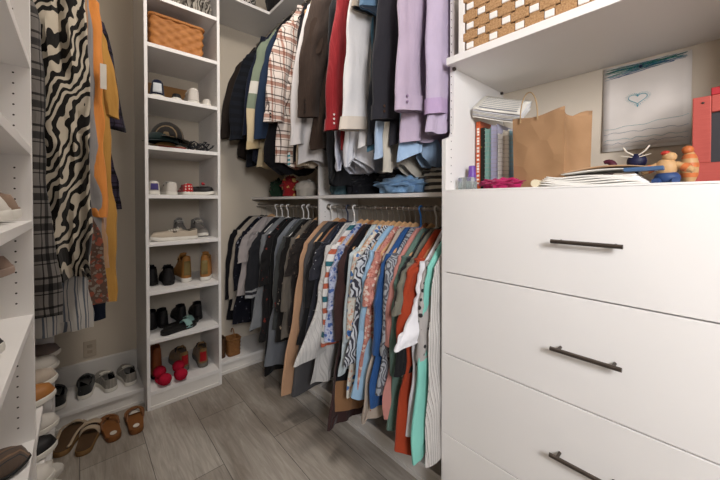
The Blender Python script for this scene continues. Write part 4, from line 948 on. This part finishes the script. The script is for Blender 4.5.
pile('pink_cloth', 'crumpled magenta pink cloth in front of the notebooks', 'cloth', cloth('#b3265f'), (1.205, .535, CZ+.001), (.045, .095, .022), 41, amp=.45, fr=4)

# kraft paper bag
kr = NT('kraft_paper', .8, .2); v = kr.co(); kr.base(kr.ramp(kr.noise(v, 7, 4), [(.3, '#9d7a58'), (.7, '#b08b68')]))
vo = kr.nd('ShaderNodeTexVoronoi', {'Vector': kr.mp(v, (1, 1, 1), (.4, .3, 0)), 'Scale': 13.}); kr.bump(vo.outputs[0], .5, .012); kr = kr.m
r = empty('paper_bag', (1.255, .385, CZ+.001), math.radians(-14), 'large brown kraft paper bag with twisted handle on the cabinet', 'bag')
def bagring(z, top=False):
    hx, hy = .078+.01*z, .088+.02*z; pts = []; q = 10
    cs = [(-hx, -hy), (hx, -hy), (hx, hy), (-hx, hy)]
    for i in range(4):
        a, b = cs[i], cs[(i+1) % 4]
        for k in range(q):
            t = k/q; x, y = lerp(a[0], b[0], t), lerp(a[1], b[1], t)
            ins = .022*math.sin(PI*t)*(z/.26)*(1 if i in (0, 2) else -.15)
            if i == 0: y += ins*1.4
            if i == 2: y -= ins
            if i == 1: x -= -ins
            n_ = noise.noise(Vector((x*14, y*14, z*14)))*.010*(.35+z*4*(1-z/.4))
            zz = z + (.014*noise.noise(Vector((x*9, y*9, 3)))-.016*math.sin(PI*t)**2 if top else 0)
            pts.append((x+n_, y+n_*.7, zz))
    return pts
zs = [0, .015, .04, .07, .10, .13, .16, .19, .22, .245]
o = MB().grid([bagring(z) for z in zs]+[bagring(.262, True)], True, True, False).build('body', kr, r, ang=30); md = o.modifiers.new('s', 'SOLIDIFY'); md.thickness = .0012
cord_ = plain('twisted_cord', '#a58a66', .9, .1)
MB().tube([(-.088, .025+.032*math.cos(a), .235+.10*max(0, math.sin(a))**.8) for a in [PI*j/18 for j in range(19)]], .0022, 6).build('handle', cord_, r)
tag(MB().grid(cyl(((.010, 0), (.016, .004), (.016, .05), (.010, .054))), True, True, True).build('tape_dispenser', plain('grey_patterned_roll', '#77757a', .5, var=.5, scale=70), loc=(1.42, .345, CZ+.225), rot=(0, 1.2, .3)), 'small grey roll sticking up from behind the paper bag', 'roll')
o = bpy.data.objects['tape_dispenser']

# flat papers and rolls
pm = plain('white_paper', '#dedbd5', .85, .1)
r = empty('sheaf_of_papers', (1.20, .25, CZ+.001), 0, 'flat sheaf of white drawing papers with a curled left end', 'papers')
for k in range(5):
    w = .09-.004*k
    rows = []
    for j in range(15):
        t = j/14; yy = lerp(.125-.004*k, -.135+.006*k, t); cu = max(0, (.16-t)/.16)
        rows.append([(x, yy, .0015+k*.0062+.002*math.sin(t*8+k)+.006*cu) for x in (-w, -w*.3, w*.4, w)])
    MB().grid(rows).build('sheet', pm, r, solid=-.0045)
MB().tube([(-.095, .135, .0135), (.10, .135, .0135)], .0125, 16).build('rolled_sheet', plain('cream_paper', '#d8cdb2', .8), r)
r2 = empty('brown_folder', (1.22, .20, CZ+.042), 0, 'bowed brown card folder lying on the white papers', 'folder')
MB().grid([[(x, lerp(.125, -.115, t), .016*math.sin(PI*t)+.002) for x in (-.08, 0, .10)] for t in [j/12 for j in range(13)]]).build('card', plain('brown_card', '#b08d6c', .8), r2, solid=.003)
MB().grid([[(x, lerp(.12, -.10, t), .009*math.sin(PI*t)-.001) for x in (-.084, 0, .10)] for t in [j/12 for j in range(13)]]).build('sheet', pm, r2, solid=.002)
tag(MB().box(1.125, 1.16, .085, .165, CZ+.038, CZ+.048).build('blue_box', plain('slate_blue_card', '#3e5a7d', .5), smooth=False, bevel=.001), 'small slate blue strip lying on the papers by the toy figures', 'box')

# generic toy figures
def mtoy(n, c): return plain(n, c, .5, .3)
r = empty('toy_animal', (1.20, .083, CZ+.001), 0, 'small sitting toy animal with orange banded arms and blue trousers', 'toy')
or_ = mtoy('toy_orange', '#bd6a3a'); ye = mtoy('toy_yellow', '#b99468'); bl_ = mtoy('toy_blue', '#2f4672')
MB().ell((0, 0, .022), (.028, .032, .022), 18, 10).build('trousers', bl_, r)
MB().ell((0, .002, .055), (.026, .028, .030), 18, 10).build('torso', ye, r)
MB().ell((-.002, -.005, .088), (.018, .018, .016), 16, 10).build('head', ye, r)
MB().ell((-.004, .004, .101), (.013, .012, .008), 12, 8).build('cap', mtoy('toy_red', '#b5352a'), r)
for s, nm in ((1, 'arm'), (-1, 'arm')):
    MB().tube([(0, s*.02, .062), (-.01, s*.042, .052), (-.015, s*.060, .040)], [.012, .011, .009], 12).build('arm', ye, r)
    MB().tube([(-.008, s*.036, .055), (-.012, s*.048, .048)], [.0135, .013], 12).build('sleeve_band', or_, r)
r.scale = (.85, .85, .85)
MB().tube([(-.01, -.018, .012), (-.035, -.022, .010)], [.011, .010], 10).tube([(-.01, .018, .012), (-.035, .026, .010)], [.011, .010], 10).build('feet', bl_, r)
r = empty('toy_tail_figure', (1.25, .043, CZ+.001), 0, 'upright orange and yellow banded toy beside the red frame', 'toy'); r.scale = (.85, .85, .85)
MB().ell((0, 0, .055), (.024, .022, .055), 18, 12).build('body', ye, r)
for z in (.03, .062, .09): MB().grid([[(.0248*math.cos(a)*math.sqrt(max(.05, 1-((zz-.055)/.055)**2)), .0228*math.sin(a)*math.sqrt(max(.05, 1-((zz-.055)/.055)**2)), zz) for a in [2*PI*j/18 for j in range(18)]] for zz in (z-.007, z, z+.007)], True).build('band', or_, r)
MB().ell((-.004, .004, .112), (.016, .015, .014), 14, 8).build('head', or_, r)
r = empty('toy_beetle', (1.27, .155, CZ+.055), 0, 'small dark toy with pale whiskers behind the papers', 'toy')
dk = mtoy('toy_navy', '#1e2140'); MB().ell((0, 0, .022), (.020, .024, .024), 16, 10).build('body', dk, r)
mb = MB()
for s in (-1, 1):
    mb.tube([(-.012, s*.006, .040), (-.016, s*.022, .052), (-.014, s*.030, .066)], .0022, 6).tube([(-.016, s*.008, .034), (-.02, s*.034, .040)], .0015, 6)
mb.build('whisker', mtoy('toy_cream', '#d9d2c4'), r)
MB().tube([(0, 0, 0), (0, 0, -.054)], .004, 6).build('stand', dk, r)
r = empty('toy_claw', (1.40, .25, CZ+.001), 0, 'small maroon crescent-shaped toy standing behind the papers', 'toy')
mar = mtoy('toy_maroon', '#5a2637')
MB().tube([(0, .018*math.cos(a), .075+.020*math.sin(a)) for a in [math.radians(d) for d in range(60, 340, 20)]], [.006+.006*math.sin(PI*j/13) for j in range(14)], 12).build('body', mar, r)
MB().tube([(0, 0, 0), (0, -.002, .06)], [.014, .009], 12).build('stand', mar, r)

# child's drawing pinned to the wall
dx = 1.5735-.004
r = empty('pinned_drawing', (dx, .172, 1.72), 0, "child's crayon drawing of a heart above waves pinned to the wall", 'drawing')
TL, TR, BR_, BL_ = (.122, .166), (-.122, .160), (-.120, -.150), (.124, -.152)
def bil(u, w): return (lerp(lerp(TL[0], TR[0], u), lerp(BL_[0], BR_[0], u), w), lerp(lerp(TL[1], TR[1], u), lerp(BL_[1], BR_[1], u), w))
def curl(u, w): return -.006*w*w - .004*math.sin(PI*u)*w
MB().grid([[(curl(i/10, j/10),)+bil(i/10, j/10) for i in range(11)] for j in range(11)]).build('paper', plain('drawing_paper', '#d9d2cb', .85, .1), r, solid=.0006)
MB().grid([[(curl(i/10, j/10)+.003,)+(bil(i/10, j/10)[0]+.002, bil(i/10, j/10)[1]-.012) for i in range(11)] for j in range(11)]).build('paper', pm, r, solid=.0006)
def stroke(mb, pts, w=.0007):
    mb.tube([(curl(u, q)-.0012,)+bil(u, q) for u, q in pts], w, 4, flat=.5)
q = random.Random(12)
gm, bm_, tm = plain('crayon_green', '#2f7d62', .7), plain('crayon_blue', '#33618c', .7), plain('crayon_teal', '#5aa0ac', .7)
for mm, cnt in ((gm, 16), (bm_, 14), (tm, 8)):
    mb = MB()
    for k in range(cnt):
        u0 = q.uniform(0.01, .25); u1 = q.uniform(.55, .99); w0 = q.uniform(.01, .15); w1 = q.uniform(.005, .12)*(1.1-u1*.5)
        stroke(mb, [(u0, w0+.06*(1-u0)*0), (lerp(u0, u1, .35), lerp(w0, w1, .35)+q.uniform(-.008, .008)), (lerp(u0, u1, .7), lerp(w0, w1, .7)+q.uniform(-.008, .008)), (u1, w1)], .0012)
    mb.build('crayon_strokes', mm, r)
mb = MB()
hp = [(.43+.11*(math.sin(a)**3), .435-.065*(13*math.cos(a)-5*math.cos(2*a)-2*math.cos(3*a)-math.cos(4*a))/16) for a in [2*PI*j/40 for j in range(41)]]
stroke(mb, hp, .0011); mb.build('heart_outline', tm, r)
mb = MB()
for j in range(0, 40, 1):
    u, w_ = hp[j]; du, dw = u-.43, w_-.435; l = math.hypot(du, dw)+.01; stroke(mb, [(u+du/l*.012, w_+dw/l*.012), (u+du/l*.045, w_+dw/l*.04)], .0006)
mb.build('heart_rays', tm, r)
for k, (w0, am, f) in enumerate(((.76, .012, 5), (.82, .010, 9), (.90, .012, 11), (.95, .012, 14))):
    mb = MB(); stroke(mb, [(.02+.96*j/60, w0+.10*(.0 if k else -1)*(j/60)**2*.6+am*math.sin(f*2*PI*j/60*.5+k)*abs(math.sin(j*.13+k))) for j in range(61)], .0009); mb.build('wave_line', bm_ if k % 2 else tm, r)
MB().ell((-.006, *bil(.46, .065)), (.006, .0055, .0055), 12, 8).build('push_pin', plain('navy_pin', '#16204a', .3), r)

# red frame with chalkboard
rp = two_tone('red_painted_planks', '#a3443c', '#b9594f', 62., 'planks', .6)
r = empty('chalkboard_frame', (1.30, -.095, CZ+.001), 0, 'red plank picture frame with dark board standing at the right of the cabinet', 'frame')
fr = MB(); hw, hh = .135, .262
pts_o = [(-hw, 0), (hw, 0), (hw, .225), (0, .30), (-hw, .243)]
for (a0, a1, b0, b1) in ((-hw, hw, 0, .062), (hw-.036, hw, .062, .246), (-hw, -hw+.036, .062, .246)): fr.box(0, .022, a0, a1, b0, b1)
fr.box(0, .022, -hw+.036, hw-.036, .20, .246)
fr.build('frame', rp, r, smooth=False, bevel=.002)
MB().box(.010, .016, -hw+.036, hw-.036, .062, .20).build('board', plain('chalkboard', '#3c3c3f', .7, .2), r, smooth=False)
MB().box(-.002, .0245, .06, .10, .246, .266).box(-.002, .0245, -.02, .06, .262, .30).build('roof_piece', plain('bright_red_paint', '#a8212a', .5), r, smooth=False, bevel=.002)
MB().ell((-.001, .115, .228), (.0025, .0035, .003), 8, 6).build('nail', bronze, r)

# seagrass basket on the upper shelf
sg = NT('seagrass', .85, .2); v = sg.co(); n1 = sg.noise(sg.mp(v, (1, 60, 60)), 3, 3, .6); sg.base(sg.ramp(n1, [(.3, '#8f6a45'), (.7, '#c19a70')])); sg.bump(sg.noise(sg.mp(v, (1, 25, 140)), 6, 2), .6, .002); sg = sg.m
wp = plain('white_woven_plastic', '#e6e2dd', .5)
bx0, by0, by1, bz, bh = 1.088, -.14, .648, 1.919, .27
r = empty('woven_storage_box', (bx0, 0, bz), 0, 'long storage basket woven of tan seagrass and white strips on the upper shelf', 'basket')
MB().box(.004, .36, by0, by1, 0.001, bh).build('body', plain('dark_weave', '#5b4530', .9), r, smooth=False)
MB().box(-.003, .03, by1-.022, by1+.002, 0.0005, bh).box(-.003, .03, by0, by0+.02, 0.0005, bh).build('corner_binding', wp, r, smooth=False, bevel=.002)
pw, phh = .044, .036; mb = MB(); mw = MB(); mb2 = MB()
ny = int((by1-by0-.05)/pw); nz_ = int(bh/phh)
for i in range(ny+1):
    yc = by1-.045-i*pw
    mb.box(-.001, .006, yc-.015, yc+.015, .001, bh)
for j in range(nz_+1):
    zc = .020+j*phh
    for i in range(ny+1):
        yc = by1-.045-i*pw
        if (i+j) % 2 == 0: mb2.box(-.005, .004, yc-pw*.5-.008, yc+pw*.5+.008-.0, zc-.011, zc+.011) if False else mw.box(-.0045, .003, yc-.0135, yc+.0135, zc-.011, zc+.011)
        else: mb2.box(-.0035, .003, yc-pw*.5-.006, yc+pw*.5+.006, zc-.0155, zc+.0155)
mb.add(mb2.v, mb2.f); mb.mat(1).add(mw.v, mw.f); mb.build('weave', [sg, wp], r, smooth=False, bevel=.002)
# black strap hanging between panel and basket
MB_ = MB().tube([(1.16, .672, 2.25), (1.158, .670, 2.10), (1.15, .667, 2.0), (1.148, .664, 1.945), (1.15, .66, 1.925)], [.010, .011, .009, .007, .006], 8, flat=.35)
tag(MB_.build('black_strap', cloth('#242326')), 'black strap hanging down beside the woven storage basket', 'strap')
# price tag on the mustard dress and cloth tag on the grey shirt
def attach(o, host):
    h = bpy.data.objects[host]; bpy.context.view_layer.update(); o.parent = h; o.matrix_parent_inverse = h.matrix_world.inverted()
attach(MB().box(.092, .118, 2.12, 2.122, 1.95, 2.08).build('price_tag', stk, smooth=False, label='long white paper price tag'), 'orange_kaftan')
attach(MB().box(.955, .957, 1.70, 1.728, 1.58, 1.66).build('woven_tag', cloth('#2a8b95', 'hstripe', '#d5d5d5', None, 40.), smooth=False, label='small teal woven tag'), 'grey_shirt')

# ---------------------------------------------------------------- light and camera
def area(name, loc, size, power, color, rot=(0, 0, 0), sy=None):
    l = bpy.data.lights.new(name, 'AREA'); l.energy = power; l.color = color
    l.shape = 'RECTANGLE' if sy else 'SQUARE'; l.size = size
    if sy: l.size_y = sy
    o = bpy.data.objects.new(name, l); col.objects.link(o); o.location = loc; o.rotation_euler = rot; return o
lampm = NT('lamp_diffuser', .5); lampm.b.inputs['Emission Color'].default_value = (1, .95, .88, 1); lampm.b.inputs['Emission Strength'].default_value = 3; lampm = lampm.m
cl = empty('ceiling_lamp', (.72, 1.32, ZC), label='round flush ceiling lamp above the closet aisle', cat='lamp')
MB().grid([[(r*math.cos(a), r*math.sin(a), z) for a in [2*PI*j/32 for j in range(32)]] for r, z in ((.17, -.001), (.18, -.03), (.165, -.035))], True, True, True).build('lamp_base', metal, cl)
MB().grid([[(r*math.cos(a), r*math.sin(a), z) for a in [2*PI*j/32 for j in range(32)]] for r, z in ((.16, -.036), (.14, -.07), (.08, -.085), (.01, -.09))], True, True, True).build('lamp_shade', lampm, cl)
area('ceiling_light', (.72, 1.32, ZC-.12), .5, 24, (1, .93, .86))
area('room_light', (-.24, YN+.05, 2.02), .7, 78, (.97, .97, 1.0), (math.radians(84), 0, math.radians(-42)), .7)
w = bpy.data.worlds.new('world'); scene.world = w; w.use_nodes = True
w.node_tree.nodes['Background'].inputs[0].default_value = (.9, .94, 1, 1); w.node_tree.nodes['Background'].inputs[1].default_value = .4

cd = bpy.data.cameras.new('camera'); cam = bpy.data.objects.new('camera', cd); col.objects.link(cam)
cd.sensor_width = 36; cd.sensor_fit = 'HORIZONTAL'; cd.lens = 315.33/720*36; cd.shift_y = -(240-205.83)/720; cd.clip_start = .02
yaw, pit, rol = .72987, .01231, -.00126
F = Vector((math.sin(yaw), math.cos(yaw), 0)); R = Vector((math.cos(yaw), -math.sin(yaw), 0)); U = Vector((0, 0, 1))
F2 = F*math.cos(pit)-U*math.sin(pit); U2 = U*math.cos(pit)+F*math.sin(pit)
R3 = R*math.cos(rol)+U2*math.sin(rol); U3 = U2*math.cos(rol)-R*math.sin(rol)
cam.matrix_world = Matrix(((R3.x, U3.x, -F2.x, 0), (R3.y, U3.y, -F2.y, 0), (R3.z, U3.z, -F2.z, 1.36), (0, 0, 0, 1)))
scene.camera = cam
vs = scene.view_settings; vs.view_transform = 'Standard'; vs.look = 'None'; vs.exposure = .06; vs.gamma = 1; vs.use_curve_mapping = False
